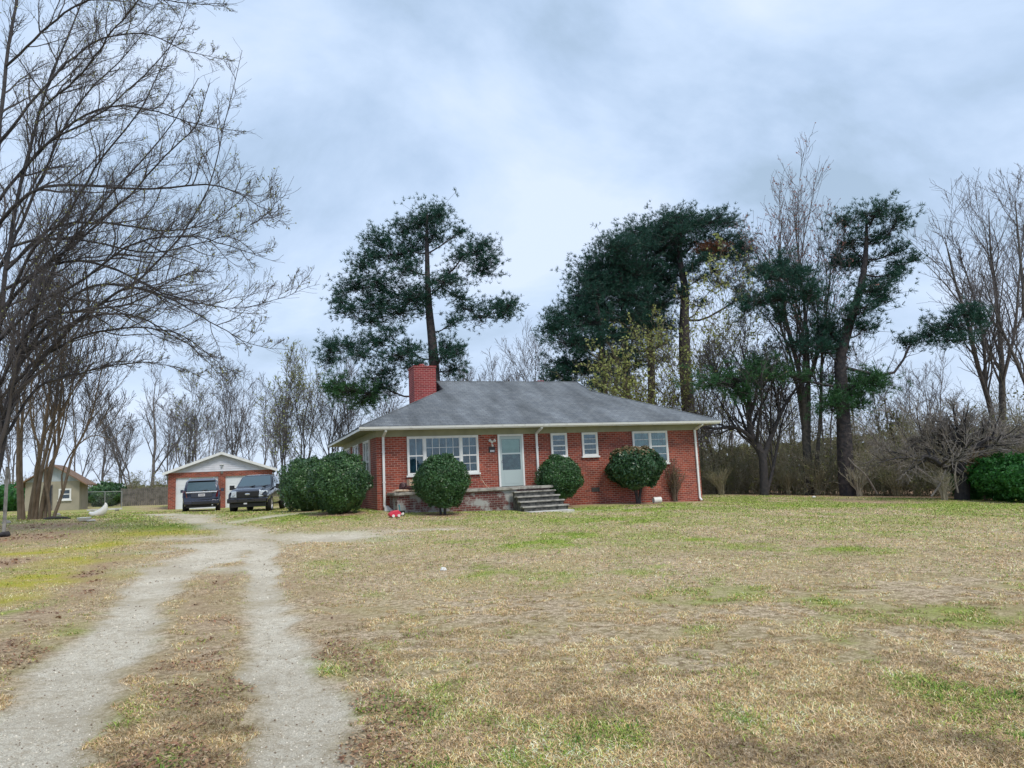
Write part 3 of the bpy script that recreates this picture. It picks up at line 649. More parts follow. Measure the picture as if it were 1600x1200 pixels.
FM = lambda a, o, z: (a, -o, z)          # front wall: along, out, up
LM = lambda a, o, z: (-o, a, z)          # left wall
def fbox(mb, mp_, a0, a1, o0, o1, z0, z1):
    V = [mp_(a0, o0, z0), mp_(a1, o0, z0), mp_(a1, o1, z0), mp_(a0, o1, z0), mp_(a0, o0, z1), mp_(a1, o0, z1), mp_(a1, o1, z1), mp_(a0, o1, z1)]
    return mb.hull8(V)
def window(a0, a1, z0, z1, units, mp_=FM, curtain='curtain', sill=True, parent=house, fw=.06):
    """units: [(a0,a1,cols,rows,meeting z or None)]"""
    fr = MB()
    fbox(fr, mp_, a0, a0 + fw, .003, .075, z0, z1); fbox(fr, mp_, a1 - fw, a1, .003, .075, z0, z1)
    fbox(fr, mp_, a0 + fw, a1 - fw, .003, .073, z1 - fw, z1); fbox(fr, mp_, a0 + fw, a1 - fw, .003, .073, z0, z0 + fw)
    for k, (b0, b1, c, r_, mz) in enumerate(units):
        if k: fbox(fr, mp_, b0 - .05, b0 + .03, .003, .078, z0 + fw, z1 - fw)
        x0 = b0 + (.03 if k else fw); x1 = b1 - (.05 if k < len(units) - 1 else fw)
        sw = .035
        fbox(fr, mp_, x0, x0 + sw, .03, .058, z0 + fw, z1 - fw); fbox(fr, mp_, x1 - sw, x1, .03, .058, z0 + fw, z1 - fw)
        fbox(fr, mp_, x0 + sw, x1 - sw, .03, .056, z1 - fw - sw, z1 - fw); fbox(fr, mp_, x0 + sw, x1 - sw, .03, .056, z0 + fw, z0 + fw + sw)
        if mz: fbox(fr, mp_, x0 + sw, x1 - sw, .03, .064, mz - .028, mz + .028)
        for i in range(1, c):
            xx = x0 + (x1 - x0) * i / c; fbox(fr, mp_, xx - .009, xx + .009, .036, .05, z0 + fw + sw, z1 - fw - sw)
        spans = [(z0 + fw + sw, z1 - fw - sw)] if not mz else [(z0 + fw + sw, mz - .028), (mz + .028, z1 - fw - sw)]
        for s0, s1 in spans:
            for i in range(1, r_):
                zz = s0 + (s1 - s0) * i / r_; fbox(fr, mp_, x0 + sw, x1 - sw, .038, .048, zz - .009, zz + .009)
    w_ = fr.build('window', 'white', parent)
    gl_ = MB(); fbox(gl_, mp_, a0 + fw, a1 - fw, .040, .044, z0 + fw, z1 - fw); gl_.build('pane', 'glass', w_)
    bk = MB(); fbox(bk, mp_, a0 + fw, a1 - fw, .002, .004, z0 + fw, z1 - fw)
    n = int((a1 - a0 - 2 * fw) / .02); cu = []
    for i in range(n + 1):
        a = a0 + fw + (a1 - a0 - 2 * fw) * i / n; oo = .016 + .009 * math.sin(i * .9) * (.4 + .6 * math.sin(i * .13) ** 2); cu.append([mp_(a, oo, z0 + fw), mp_(a, oo, z1 - fw)])
    c_ = MB(); c_.loft(cu, closed=False); c_.build('curtain', curtain, w_, smooth=True)
    if sill:
        s_ = MB(); fbox(s_, mp_, a0 - .05, a1 + .05, .003, .11, z0 - .065, z0 - .002); s_.build('sill', 'white', w_)
    return w_
window(1.23, 4.25, 1.84, 3.408, [(1.23, 1.96, 2, 1, 2.62), (1.96, 3.50, 5, 2, 2.52), (3.50, 4.25, 2, 2, 2.58)])
window(7.57, 8.34, 2.36, 3.408, [(7.57, 8.34, 1, 2, 2.86)])
window(9.07, 9.84, 2.36, 3.408, [(9.07, 9.84, 1, 2, 2.90)])
window(11.62, 13.46, 1.93, 3.408, [(11.62, 12.54, 1, 2, 2.70), (12.54, 13.46, 1, 2, 2.70)], curtain='curtain_green')
window(1.5, 3.1, 1.7, 3.408, [(1.5, 2.3, 2, 2, 2.5), (2.3, 3.1, 2, 2, 2.5)], mp_=LM, curtain='curtain_green')
window(4.6, 6.4, 1.7, 3.408, [(4.6, 5.5, 1, 1, 2.5), (5.5, 6.4, 1, 1, 2.5)], mp_=LM, curtain='dark')
window(7.6, 9.8, 1.7, 3.408, [(7.6, 8.7, 1, 1, 2.5), (8.7, 9.8, 1, 1, 2.5)], mp_=LM, curtain='dark')
# soldier course under the picture window
MB().box(1.16, 4.32, -.02, -.001, 1.69, 1.774).build('brick_sill', 'brick', house)
for q0, q1, q2 in ((7.52, 8.39, 2.22), (9.02, 9.89, 2.22), (11.57, 13.51, 1.79)): MB().box(q0, q1, -.02, -.001, q2, q2 + .074).build('brick_sill', 'brick', house)
# door
df = MB().box(5.12, 5.20, -.07, -.002, 1.21, 3.408).box(6.20, 6.28, -.07, -.002, 1.21, 3.408).box(5.20, 6.20, -.068, -.002, 3.33, 3.408).build('door_frame', 'white', house)
MB().box(5.20, 6.20, -.02, -.002, 1.21, 3.33).build('front_door', 'dark', house)
dr = MB().box(5.205, 5.29, -.06, -.03, 1.22, 3.32).box(6.11, 6.195, -.06, -.03, 1.22, 3.32).box(5.29, 6.11, -.058, -.03, 3.20, 3.32).box(5.29, 6.11, -.062, -.03, 2.56, 2.62).box(5.29, 6.11, -.058, -.03, 1.22, 1.90).box(5.36, 6.04, -.066, -.0585, 1.32, 1.80).build('storm_door', 'door', house)
MB().box(5.29, 6.11, -.048, -.044, 1.90, 3.20).build('pane', 'glass', dr)
MB().box(5.31, 6.09, -.036, -.032, 2.58, 3.19).build('shade', 'doorshade', dr)
bl = MB()
for k in range(16): bl.box(5.31, 6.09, -.037, -.033, 1.92 + k * .04, 1.945 + k * .04)
bl.build('blind', 'curtain_green', dr)
MB().cyl((5.26, -.06, 2.25), (5.26, -.10, 2.25), .012).cyl((5.26, -.10, 2.20), (5.26, -.10, 2.32), .012).build('handle', 'chrome', dr)
# twin flood lamp with number plaque
lp = MB().cyl((4.86, -.002, 3.10), (4.86, -.05, 3.10), .055, n=12).cyl((4.86, -.05, 3.0), (4.86, -.12, 2.93), .035, .045).build('porch_light', 'offwhite', house)
for s in (-1, 1): MB().cyl((4.86 + s * .03, -.05, 3.11), (4.86 + s * .12, -.14, 3.17), .03, .065, 12).build('lamp_head', 'offwhite', lp)
pq = MB().box(4.72, 5.00, -.02, -.002, 2.66, 2.90).build('number_plaque', 'black_plastic', house)
MB().box(4.78, 4.84, -.026, -.0205, 2.69, 2.76).box(4.855, 4.895, -.026, -.0205, 2.69, 2.76).box(4.91, 4.96, -.026, -.0205, 2.69, 2.76).build('number', 'plate', pq)
# foundation vents
for u in (9.62, 2.0):
    vt = MB().box(u - .2, u + .2, -.012, -.002, .78, .97).build('foundation_vent', 'black_plastic', house)
    b = MB()
    for k in range(5): b.box(u - .18, u + .18, -.018, -.0125, .80 + k * .034, .812 + k * .034)
    b.build('louvre', 'bark', vt)
# downspouts
def downspout(u, z0, kick=True):
    p = [(u, vF + .06, 3.66), (u, vF + .06, 3.60), (u, -.055, 3.42), (u, -.055, z0 + .1)]
    if kick: p.append((u, -.17, z0))
    b = MB()
    for a, c in zip(p[:-1], p[1:]):
        a = Vector(a); c = Vector(c); d = (c - a).normalized(); n_ = Vector((0, -d.z, d.y)) if abs(d.x) < .9 else Vector((0, 0, 1)); n_ = n_.normalized() * .033; x_ = Vector((.045, 0, 0)); a -= d * .015; c += d * .015
        b.hull8([a - x_ - n_, a + x_ - n_, a + x_ + n_, a - x_ + n_, c - x_ - n_, c + x_ - n_, c + x_ + n_, c - x_ + n_])
    o = b.build('downspout', 'gutter', house)
    for zz in (1.6, 2.8):
        if zz > z0: MB().box(u - .065, u + .065, -.10, -.003, zz, zz + .03).build('strap', 'gutter', o)
downspout(.27, .62); downspout(6.90, 1.22, False); downspout(14.98, .14)
# porch
porch_base = MB().box(.50, 6.78, -1.5, -.002, -.2, 1.09).build('porch_base', 'brick_porch', house)
MB().box(.38, 6.90, -1.62, -.003, 1.093, 1.20).build('porch_slab', 'concrete', house, bevel=.012)
for k in range(4):
    z = 1.02 - k * .19; v0 = -1.62 - k * .30
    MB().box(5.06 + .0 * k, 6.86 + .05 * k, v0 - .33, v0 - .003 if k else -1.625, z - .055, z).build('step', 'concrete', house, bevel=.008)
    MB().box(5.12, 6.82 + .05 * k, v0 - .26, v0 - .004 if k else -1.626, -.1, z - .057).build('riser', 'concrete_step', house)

# loose things round the house
def hz_(u, v): p = hw(u, v); return zs(p[0], p[1])
def hthing(name, u, v, z, rz, label, cat_, group=None):
    p = hw(u, v); return empty(name, (p[0], p[1], z), HA + rz, label, cat_, group)
def blobmesh(name, c, r, m, parent=None, seed=0, amp=.15, sub=3):
    bm = bmesh.new(); bmesh.ops.create_icosphere(bm, subdivisions=sub, radius=1)
    for v in bm.verts:
        k = 1 + amp * mnoise.noise(v.co * 1.7 + Vector((seed, 0, 0))); v.co = Vector((v.co.x * r[0] * k + c[0], v.co.y * r[1] * k + c[1], v.co.z * r[2] * k + c[2]))
    me = bpy.data.meshes.new(name); bm.to_mesh(me); bm.free(); me.materials.append(M[m]); me.polygons.foreach_set('use_smooth', [True] * len(me.polygons))
    o = bpy.data.objects.new(name, me); COL.objects.link(o)
    if parent: o.parent = parent
    return o
t = hthing('cardboard_box', 1.22, -1.25, 1.44, .1, 'pale cardboard box on top of the sacks at the left end of the porch', 'box')
MB().box(-.24, .24, -.18, .18, 0, .24).build('carton', 'cardboard', t, bevel=.006); MB().box(-.24, .24, -.06, .06, .2405, .2445).build('tape', 'bagpaper', t)
for k, (u, z, m, lb) in enumerate([(1.32, 1.26, 'bagpaper', 'lower brown sack lying under another on the porch slab'), (1.25, 1.375, 'bagdark', 'upper reddish brown sack lying between the lower sack and the cardboard box')]):
    p = hw(u, -1.25); o = blobmesh('sack', (0, 0, 0), (.42, .26, .065), m, seed=k * 5 + 1, amp=.25); o.location = (p[0], p[1], z); o.rotation_euler = (0, 0, HA + .1 * k); tag(o, lb, 'sack')
p = hw(.72, -1.3); o = blobmesh('sack', (0, 0, 0), (.34, .22, .06), 'bagpaper', seed=9, amp=.3); o.location = (p[0], p[1], 1.26); o.rotation_euler = (0, 0, HA); tag(o, 'flat pale sack alone on the left corner of the porch slab', 'sack')
p = hw(.86, -.9); o = blobmesh('trash_bag', (0, 0, 0), (.16, .15, .20), 'bagdark', seed=14, amp=.4); o.location = (p[0], p[1], 1.385); tag(o, 'dark red bag standing on the porch beside the cardboard box', 'bag')
t = hthing('splash_block', .32, -.42, hz_(.32, -.42) - .01, 0, 'white splash block under the left downspout of the house', 'splash block')
MB().hull8([(-.16, -.26, 0), (.16, -.26, 0), (.12, .2, 0), (-.12, .2, 0), (-.15, -.25, .05), (.15, -.25, .05), (.06, .18, .20), (-.06, .18, .20)]).build('block', 'offwhite', t, bevel=.01)
# red toy bucket and pot
g_ = gp(617, 808); t = empty('toy_truck', tuple(g_), .5, 'red plastic toy tipped over on the grass in front of the porch', 'toy')
MB().loft([[(x, y * s, z) for x, z in ((-.19, .03), (.15, .0), (.21, .13), (.10, .24), (-.10, .22), (-.23, .12))] for y, s in ((-.13, 1), (.13, 1))]).build('body', 'red_plastic', t, bevel=.02)
MB().cyl((-.10, -.16, .05), (-.10, .16, .05), .05).cyl((.10, -.16, .05), (.10, .16, .05), .05).build('wheel', 'offwhite', t)
g_ = gp(628, 806); t = empty('plant_pot', tuple(g_), 0, 'dark pot with a teal handle and white lid lying beside the red toy', 'pot')
MB().lathe([(0, 0), (.09, 0), (.12, .18), (.105, .18), (.08, .03), (0, .03)], n=16).build('pot', 'black_plastic', t)
MB().cyl((-.06, 0, .15), (-.10, .02, .40), .018, .028).build('handle', 'teal_plastic', t)
blobmesh('lid', (.03, -.08, .07), (.07, .03, .06), 'offwhite', t)
g_ = gp(1027, 786); t = empty('drain_pipe', tuple(g_), HA - .1, 'short white pipe with a dark mouth lying by the mushroom shaped shrub', 'pipe')
MB().lathe([(.12, -.18), (.135, -.16), (.135, .18), (.12, .18), (.115, -.16)], c=(0, 0, .13), n=18, axis='x').build('pipe', 'offwhite', t)
MB().lathe([(0, .16), (.118, .16)], c=(-.02, 0, .13), n=18, axis='x').build('mouth', 'black_plastic', t)
# stepping slab at the foot of the steps
c = [gp(812, 803), gp(868, 802), gp(888, 797), (0, 0, 0)]
u0, v0 = 5.15, -3.35
MBs = MB(); zq = hz_(6, -3.0)
MBs.box(5.15, 6.95, -3.42, -2.85, zq - .08, zq + .035); t = hthing('paving_slab', 0, 0, 0, 0, 'pale concrete slab lying at the foot of the front steps', 'paving slab')
MBs.build('slab', 'concrete_pale', t, bevel=.01)
# leaning stick by the window
t = hthing('bent_rod', 4.35, -.2, 1.2, 0, 'thin curved brown rod leaning on the wall between picture window and door', 'rod')
MB().tube([(-.12, .1, .62), (-.02, .1, .35), (.10, .02, .12), (.22, -.05, .0)], .012).build('rod', 'bagpaper', t)

# ------------------------------------------------------------------ shrubs
def shrub(name, x, y, rx, ry, rz, zc, n, label, m='box_leaf', leaf=.055, seed=1, flat=0, stems=True, lump=.12, top=None, core=.86, cat_='shrub', group=None, stemm='bark_dark'):
    r = np.random.default_rng(seed); z0 = zs(x, y); t = empty(name, (x, y, z0), 0, label, cat_, group)
    d = nrm(r.normal(size=(n, 3))); d[:, 2] = np.where(d[:, 2] < -.75, -d[:, 2], d[:, 2])
    k = 1 + lump * np.array([mnoise.noise(Vector((a * 2.2 + seed, b * 2.2, c * 2.2))) for a, b, c in d]) + lump * .45 * np.array([mnoise.noise(Vector((a * 7 + seed, b * 7, c * 7))) for a, b, c in d])
    if flat: k *= 1 - flat * np.clip(np.abs(d[:, 2]) - .7, 0, 1)
    s = k * (1 - .26 * r.random(n) ** 1.6 + .05 * r.random(n) ** 6)
    # narrower towards the foot
    nar = np.where(d[:, 2] < 0, 1 + d[:, 2] * .38, 1.0)
    c = np.stack([d[:, 0] * rx * s * nar, d[:, 1] * ry * s * nar, zc + d[:, 2] * rz * s], 1)
    V_, q = leafquads(c, leaf, r, 1.5, nrmdir=d, jit=.7)
    if top is not None:
        tm, zt = top; zz = V_.reshape(-1, 4, 3)[:, :, 2].mean(1); sel = (zz > zc + rz * zt + r.normal(size=len(zz)) * rz * .12)
        V4 = V_.reshape(-1, 4, 3)
        for nm, mm, ss in (('foliage', m, ~sel), ('browned_foliage', tm, sel)):
            v_ = V4[ss].reshape(-1, 3); npmesh(nm, v_, quads=np.arange(len(v_)).reshape(-1, 4), material=mm, parent=t)
    else: npmesh('foliage', V_, quads=q, material=m, parent=t)
    o = blobmesh('inner_foliage', (0, 0, zc), (rx * core * .93, ry * core * .93, rz * core), m, t, seed=seed, amp=lump * 1.2)
    for v in o.data.vertices:
        if v.co.z < zc: f = 1 - (zc - v.co.z) / rz * .38; v.co.x *= f; v.co.y *= f
    P = []; R_ = []
    for k in range(7):
        a = r.random() * 6.28; b = resample([(math.cos(a) * .08, math.sin(a) * .08, -.05), (math.cos(a) * .12 * rx, math.sin(a) * .12 * ry, zc * .3), (math.cos(a) * .4 * rx, math.sin(a) * .4 * ry, zc)], 6); P.append(b); R_.append(np.linspace(.045, .02, 6))
    if stems: npmesh('stem', *[tubes(np.array(P), np.array(R_), 6)[0]], quads=tubes(np.array(P), np.array(R_), 6)[1], material=stemm, parent=t, smooth=True)
    return t
def px_at(px, Y): return W(px, 800, Y)[0]
shrub('shrub', px_at(529, 26.9), 26.9, 1.18, 1.25, 1.22, 1.00, 26000, 'large dark green mounded shrub nearest the left corner of the brick house', 'hedge_leaf', .05, 3, stems=False, lump=.22)
shrub('shrub', px_at(478, 30.2), 30.2, 1.05, 1.4, 1.22, .98, 20000, 'broad yellow tinged green shrub behind the mounded one, beside the pickup truck', 'hedge_leaf', .05, 4, stems=False, lump=.28)
shrub('shrub', px_at(505, 33.5), 33.5, 1.2, 1.5, 1.2, 1.05, 9000, 'green shrub growing along the side wall of the house behind the other two', 'hedge_leaf', .07, 6, stems=False, lump=.25)
p = hw(2.05, -2.45); shrub('shrub', px_at(692, 26.4), 26.4, 1.02, .95, 1.08, 1.10, 26000, 'round clipped green shrub in front of the picture window and porch', 'box_leaf', .046, 11, lump=.16)
shrub('shrub', px_at(877, 30.0), 30.0, .98, .9, .97, 1.14, 24000, 'round clipped shrub between the front steps and the small windows', 'box_leaf', .044, 12, lump=.16)
shrub('shrub', px_at(998, 31.4), 31.4, 1.25, 1.05, 1.02, 1.48, 20000, 'mushroom shaped glossy shrub with browned top under the double window', 'camellia', .07, 13, lump=.20, top=('camellia_brown', .78))
# brown twiggy bush
def twig_bush(x, y, h, wd, label, m='twig_brown', leafm=None, nl=0, seed=1, n=40, name='bare_shrub', cat_='shrub', leaf=.05, rad=.016, group=None):
    r = np.random.default_rng(seed); z0 = zs(x, y); t = empty(name, (x, y, z0), 0, label, cat_, group)
    a = r.random(n) * 6.28; sp = r.random(n) ** .6 * wd; K = 8; tt = np.linspace(0, 1, K)[None, :, None]
    b = np.stack([np.cos(a) * .12 * wd, np.sin(a) * .12 * wd, -.05 * np.ones(n)], 1); e_ = np.stack([np.cos(a) * sp, np.sin(a) * sp, h * (.7 + .35 * r.random(n)) * (1 - .25 * (sp / wd) ** 2)], 1)
    P = b[:, None] + (e_ - b)[:, None] * tt; P[:, :, :2] -= (np.stack([np.cos(a), np.sin(a)], 1) * sp[:, None] * .3)[:, None] * np.sin(tt * np.pi); P += np.cumsum(r.normal(size=P.shape) * h * .012, 1)
    R_ = np.ones((n, 1)) * np.linspace(rad, rad * .35, K)[None]
    A, RA = kids(P, R_, 7, .25, 1, .35, 30, 5, .4, .15, .6, .5, r=r)
    B_, RB = kids(A, RA, 3, .2, 1, .5, 30, 4, .3, .15, .6, .5, r=r)
    V_, q = cat([tubes(P, R_, 5), tubes(A, minr(RA, rad * .35), 3), tubes(B_, minr(RB, rad * .28), 3)]); npmesh('stem', V_, quads=q, material=m, parent=t, smooth=True)
    if nl: V_, q = specks(A, nl, leaf, r, 1.4); npmesh('foliage', V_, quads=q, material=leafm, parent=t)
    return t
twig_bush(px_at(1057, 33.0), 33.0, 1.75, .55, 'brown leafless twiggy bush between the mushroom shaped shrub and the right downspout', 'twig_brown', 'camellia_brown', 260, 21, 26)

# ================================================================== GARAGE
go = W(262, 796, 47); garage = empty('brick_garage', (go[0], 47, 0), HA, 'small red brick two door garage with white gable behind the two cars', 'garage')
GWd, GDp, gz, gt_ = 6.5, 7.0, .1, 2.86
gw_ = MB().box(0, .45, 0, .22, gz, gt_).box(3.05, 3.50, 0, .22, gz, gt_).box(6.30, GWd, 0, .22, gz, gt_).box(.45, 3.05, 0, .22, 2.52, gt_).box(3.5, 6.3, 0, .22, 2.52, gt_)
gw_.box(0, .2, .22, GDp, gz, gt_).box(GWd - .2, GWd, .22, GDp, gz, gt_).box(.2, GWd - .2, GDp - .2, GDp, gz, gt_)
gw_.build('wall', 'brick', garage)
pk = 4.02
gb = MB(); gb.add([(0, -.01, gt_), (GWd, -.01, gt_), (GWd / 2, -.01, pk), (0, .1, gt_), (GWd, .1, gt_), (GWd / 2, .1, pk)], [(0, 1, 2), (3, 5, 4), (0, 3, 4, 1), (1, 4, 5, 2), (2, 5, 3, 0)])
gbl = gb.build('gable', 'gable_white', garage)
sd_ = MB()
for k in range(8):
    z = gt_ + .01 + k * .14; hwid = (pk - z) / (pk - gt_) * GWd / 2
    if hwid > .2: sd_.hull8([(GWd / 2 - hwid, -.03, z), (GWd / 2 + hwid, -.03, z), (GWd / 2 + hwid, -.011, z), (GWd / 2 - hwid, -.011, z), (GWd / 2 - hwid + .1, -.014, z + .13), (GWd / 2 + hwid - .1, -.014, z + .13), (GWd / 2 + hwid - .1, -.011, z + .13), (GWd / 2 - hwid + .1, -.011, z + .13)])
sd_.build('siding', 'gable_white', gbl)
ov = .32; ze = gt_ - ov * (pk - gt_) / (GWd / 2)
gr_ = MB()
for s in (0, 1):
    X0 = -ov if s == 0 else GWd + ov
    gr_.hull8([(X0, -.35, ze + .02), (GWd / 2, -.35, pk + .02), (GWd / 2, GDp + .3, pk + .02), (X0, GDp + .3, ze + .02), (X0, -.35, ze + .12), (GWd / 2, -.35, pk + .12), (GWd / 2, GDp + .3, pk + .12), (X0, GDp + .3, ze + .12)])
groof = gr_.build('roof', 'roof', garage)
rk = MB()
for s in (0, 1):
    X0 = -ov if s == 0 else GWd + ov
    rk.hull8([(X0, -.38, ze - .04), (GWd / 2, -.38, pk - .04), (GWd / 2, -.352, pk - .04), (X0, -.352, ze - .04), (X0, -.38, ze + .135), (GWd / 2, -.38, pk + .135), (GWd / 2, -.352, pk + .135), (X0, -.352, ze + .135)])
rk.build('rake_board', 'white', groof)
for a, b in ((.45, 3.05), (3.5, 6.3)):
    d_ = MB().box(a + .002, b - .002, .12, .16, gz, 2.518)
    dd = d_.build('garage_door', 'garage_white', garage); pn = MB()
    for i in range(4):
        for j in range(4):
            w0 = (b - a) / 4; pn.box(a + w0 * i + .06, a + w0 * (i + 1) - .06, .112, .119, .42 + j * .53, .42 + j * .53 + .42)
    pn.build('panel', 'garage_white', dd)
MB().cyl((3.27, -.03, 3.18), (3.27, -.12, 3.18), .07, n=10).cyl((3.15, -.06, 3.3), (3.39, -.06, 3.3), .04, n=8).build('gable_light', 'metal_grey', garage)
MB().box(3.19, 3.35, -.05, -.001, 2.70, 2.84).build('light', 'oldwood', garage)

# ================================================================== SHED
so = W(38, 797, 46.6); shed = empty('garden_shed', (so[0], 46.6, 0), HA, 'tan panelled shed with rusty brown roof behind the multi stemmed trees', 'shed')
SW, SD_, sz, stp, spk = 3.08, 2.7, .3, 2.66, 3.70
MB().box(0, SW, 0, SD_, sz, stp).build('wall', 'shed_wall', shed)
MB().add([(0, -.004, stp), (SW, -.004, stp), (SW / 2, -.004, spk), (0, SD_, stp), (SW, SD_, stp), (SW / 2, SD_, spk)], [(0, 1, 2), (3, 5, 4), (0, 3, 4, 1), (1, 4, 5, 2), (2, 5, 3, 0)]).build('gable', 'shed_gable', shed)
for k in range(11):
    u = .3 + k * (SW - .6) / 10; h = (spk - stp) * (1 - abs(u - SW / 2) / (SW / 2)) - .08
    MB().box(u - .02, u + .02, -.022, -.005, stp + .01, stp + max(h, .06)).build('gable_rib', 'shed_gable', shed)
b = MB(); so2 = .5; zz = stp - so2 * (spk - stp) / (SW / 2)
for X0 in (-so2, SW + so2):
    b.hull8([(X0, -.45, zz + .01), (SW / 2, -.45, spk + .01), (SW / 2, SD_ + .3, spk + .01), (X0, SD_ + .3, zz + .01), (X0, -.45, zz + .09), (SW / 2, -.45, spk + .09), (SW / 2, SD_ + .3, spk + .09), (X0, SD_ + .3, zz + .09)])
b.build('roof', 'shed_roof', shed)
fm = lambda a, o, z: (a, -o, z)
window(1.90, 2.62, 1.42, 2.16, [(1.90, 2.62, 1, 1, 1.80)], curtain='dark', parent=shed, sill=True)
MB().box(1.08, 1.50, -.012, -.003, .5, 2.40).build('doorway', 'dark', shed)
MB().box(1.50, 1.56, -.03, -.003, .5, 2.46).box(1.02, 1.08, -.03, -.003, .5, 2.46).box(1.08, 1.5, -.03, -.003, 2.40, 2.46).build('door_frame', 'oldwood', shed)

# ================================================================== FENCES
def fence_panel(p0, p1, h, label, name='wood_fence'):
    z0 = zs(*p0); t = empty(name, (p0[0], p0[1], z0), math.atan2(p1[1] - p0[1], p1[0] - p0[0]), label, 'fence'); Ln = math.dist(p0, p1); b = MB(); n = int(Ln / .15); r = random.Random(3)
    for i in range(n):
        x = i * .15; hh = h + r.uniform(-.05, .05); b.box(x + .006, x + .138, 0, .02, -.1, hh)
    b.build('pickets', 'oldwood', t)
    MB().box(0, Ln, .021, .06, .35, .44).box(0, Ln, .021, .06, h - .4, h - .31).build('rail', 'oldwood', t)
    for i in range(int(Ln / 2.4) + 1):
        MB().box(i * 2.4, i * 2.4 + .1, .061, .16, -.2, h + .05).build('post', 'oldwood', t)
    return t
a = W(188, 795, 56); b_ = W(268, 795, 56); fence_panel((a[0], 56), (b_[0], 57.5), 1.35, 'grey weathered picket fence left of the brick garage')
a = W(428, 790, 55); b_ = W(500, 790, 60); fence_panel((a[0], 55), (b_[0], 60), 1.3, 'grey weathered picket fence between the garage and the shrubs')
def chain_fence(p0, p1, h, label):
    z0 = zs(*p0); t = empty('wire_fence', (p0[0], p0[1], z0), math.atan2(p1[1] - p0[1], p1[0] - p0[0]), label, 'fence'); Ln = math.dist(p0, p1)
    n = max(2, int(Ln / 2.5)); zz = [zs(p0[0] + (p1[0] - p0[0]) * i / n, p0[1] + (p1[1] - p0[1]) * i / n) - z0 for i in range(n + 1)]
    for i in range(n + 1): MB().cyl((Ln * i / n, 0, zz[i] - .2), (Ln * i / n, 0, zz[i] + h + .03), .03, n=8).build('post', 'metal_grey', t)
    b = MB()
    for i in range(n): b.cyl((Ln * i / n, 0, zz[i] + h), (Ln * (i + 1) / n, 0, zz[i + 1] + h), .02, n=6)
    b.build('top_rail', 'metal_grey', t)
    P = []; s = .09; k = int(Ln / s)
    for i in range(-int(h / s), k):
        for d in (1, -1):
            x0 = i * s; x1 = x0 + h * 1.0
            q0 = (x0, 0, .02) if d > 0 else (x0, 0, h); q1 = (x1, 0, h) if d > 0 else (x1, 0, .02)
            if x0 >= 0 and x1 <= Ln: P.append([q0, ((q0[0] + q1[0]) / 2, 0, (q0[2] + q1[2]) / 2), q1])
    V_, q = tubes(np.array(P), np.full((len(P), 3), .003), 3); npmesh('mesh', V_, quads=q, material='metal_grey', parent=t)
a = W(136, 797, 51); b_ = W(190, 796, 52.5); chain_fence((a[0], 51), (b_[0], 52.5), 1.15, 'low wire fence running from the tan shed to the picket fence')
t = empty('timber_rail', tuple(gp(136, 799)), .25, 'pale timber rail lying on the ground between the shed and the white planter', 'timber'); MB().box(0, 2.0, -.05, .05, .02, .12).build('beam', 'concrete_pale', t); MB().box(.2, .4, -.08, .08, -.05, .019).build('block', 'oldwood', t); MB().box(1.6, 1.8, -.08, .08, -.05, .019).build('block', 'oldwood', t)
g_ = W(6, 830, 21.5); z0 = zs(g_[0], 21.5); t = empty('fence_post', (g_[0], 21.5, z0), 0, 'pale mossy wooden post at the left edge beside the big bare tree', 'post'); MB().cyl((0, 0, -.2), (.02, 0, 2.0), .05, .045, 10).build('post', 'concrete', t); MB().cyl((.02, 0, 1.995), (.02, 0, 2.03), .055, .03, 10).build('cap', 'oldwood', t)

# white crescent planter, bits of rubbish, stones
g_ = gp(154, 806); t = empty('swan_planter', tuple(g_), .15, 'white curved swan shaped piece standing on the grass right of the shed', 'ornament')
pts = resample([(-.38, 0, .16, .05), (-.22, 0, .08, .12), (.02, 0, .10, .17), (.2, 0, .24, .15), (.28, 0, .44, .08), (.26, 0, .56, .02)], 14)
V_, q = tubes(pts[None, :, :3], pts[None, :, 3], 12); npmesh('body', V_, quads=q, material='offwhite', parent=t, smooth=True)
g_ = gp(131, 815); t = empty('broken_basin', tuple(g_), .3, 'cracked white basin lying in the green grass below the swan shaped piece', 'basin')
MB().lathe([(.0, .02), (.16, .03), (.24, .14), (.22, .15), (.14, .05), (0, .05)], n=18).build('basin', 'offwhite', t); blobmesh('shard', (.25, -.12, .03), (.17, .09, .04), 'concrete_pale', t, 3, .3)
r_ = random.Random(5)
for k, (px, py, s, lb) in enumerate([(57, 806, .16, 'white stone leaning on the middle tree stems'), (70, 805, .13, 'smaller white stone right of the leaning stone at the tree stems'), (90, 806, .15, 'grey stone at the foot of the leaning thin tree'), (10, 818, .14, 'pale stone in the leaf litter right of the wooden post')]):
    g_ = gp(px, py); o = blobmesh('stone', (0, 0, 0), (s, s * .8, s * .6), 'stone', seed=k * 3, amp=.5, sub=2); o.location = (g_[0], g_[1], g_[2] + s * .3); tag(o, lb, 'stone', 'stones round the tree stems')
g_ = gp(90, 812); t = empty('fallen_log', tuple(g_), .1, 'dark fallen log in the leaf litter below the shed window', 'log')
pts = resample([(-.5, 0, .04, .04), (-.2, .05, .07, .06), (.25, 0, .05, .05), (.5, -.1, .03, .03)], 10); V_, q = tubes(pts[None, :, :3], pts[None, :, 3], 8); npmesh('log', V_, quads=q, material='bark_dark', parent=t, smooth=True)
g_ = gp(8, 838); o = blobmesh('dark_rock', (0, 0, .05), (.15, .13, .09), 'bark_dark', seed=33, amp=.5, sub=2); o.location = tuple(g_); tag(o, 'dark lump of rock in the leaf litter at the left edge', 'rock')
g_ = gp(693, 893); t = empty('seed_puff', tuple(g_), 0, 'small pinkish white puff in the dry grass of the lawn', 'litter'); blobmesh('puff', (0, 0, .035), (.05, .05, .04), 'offwhite', t, 2, .5)
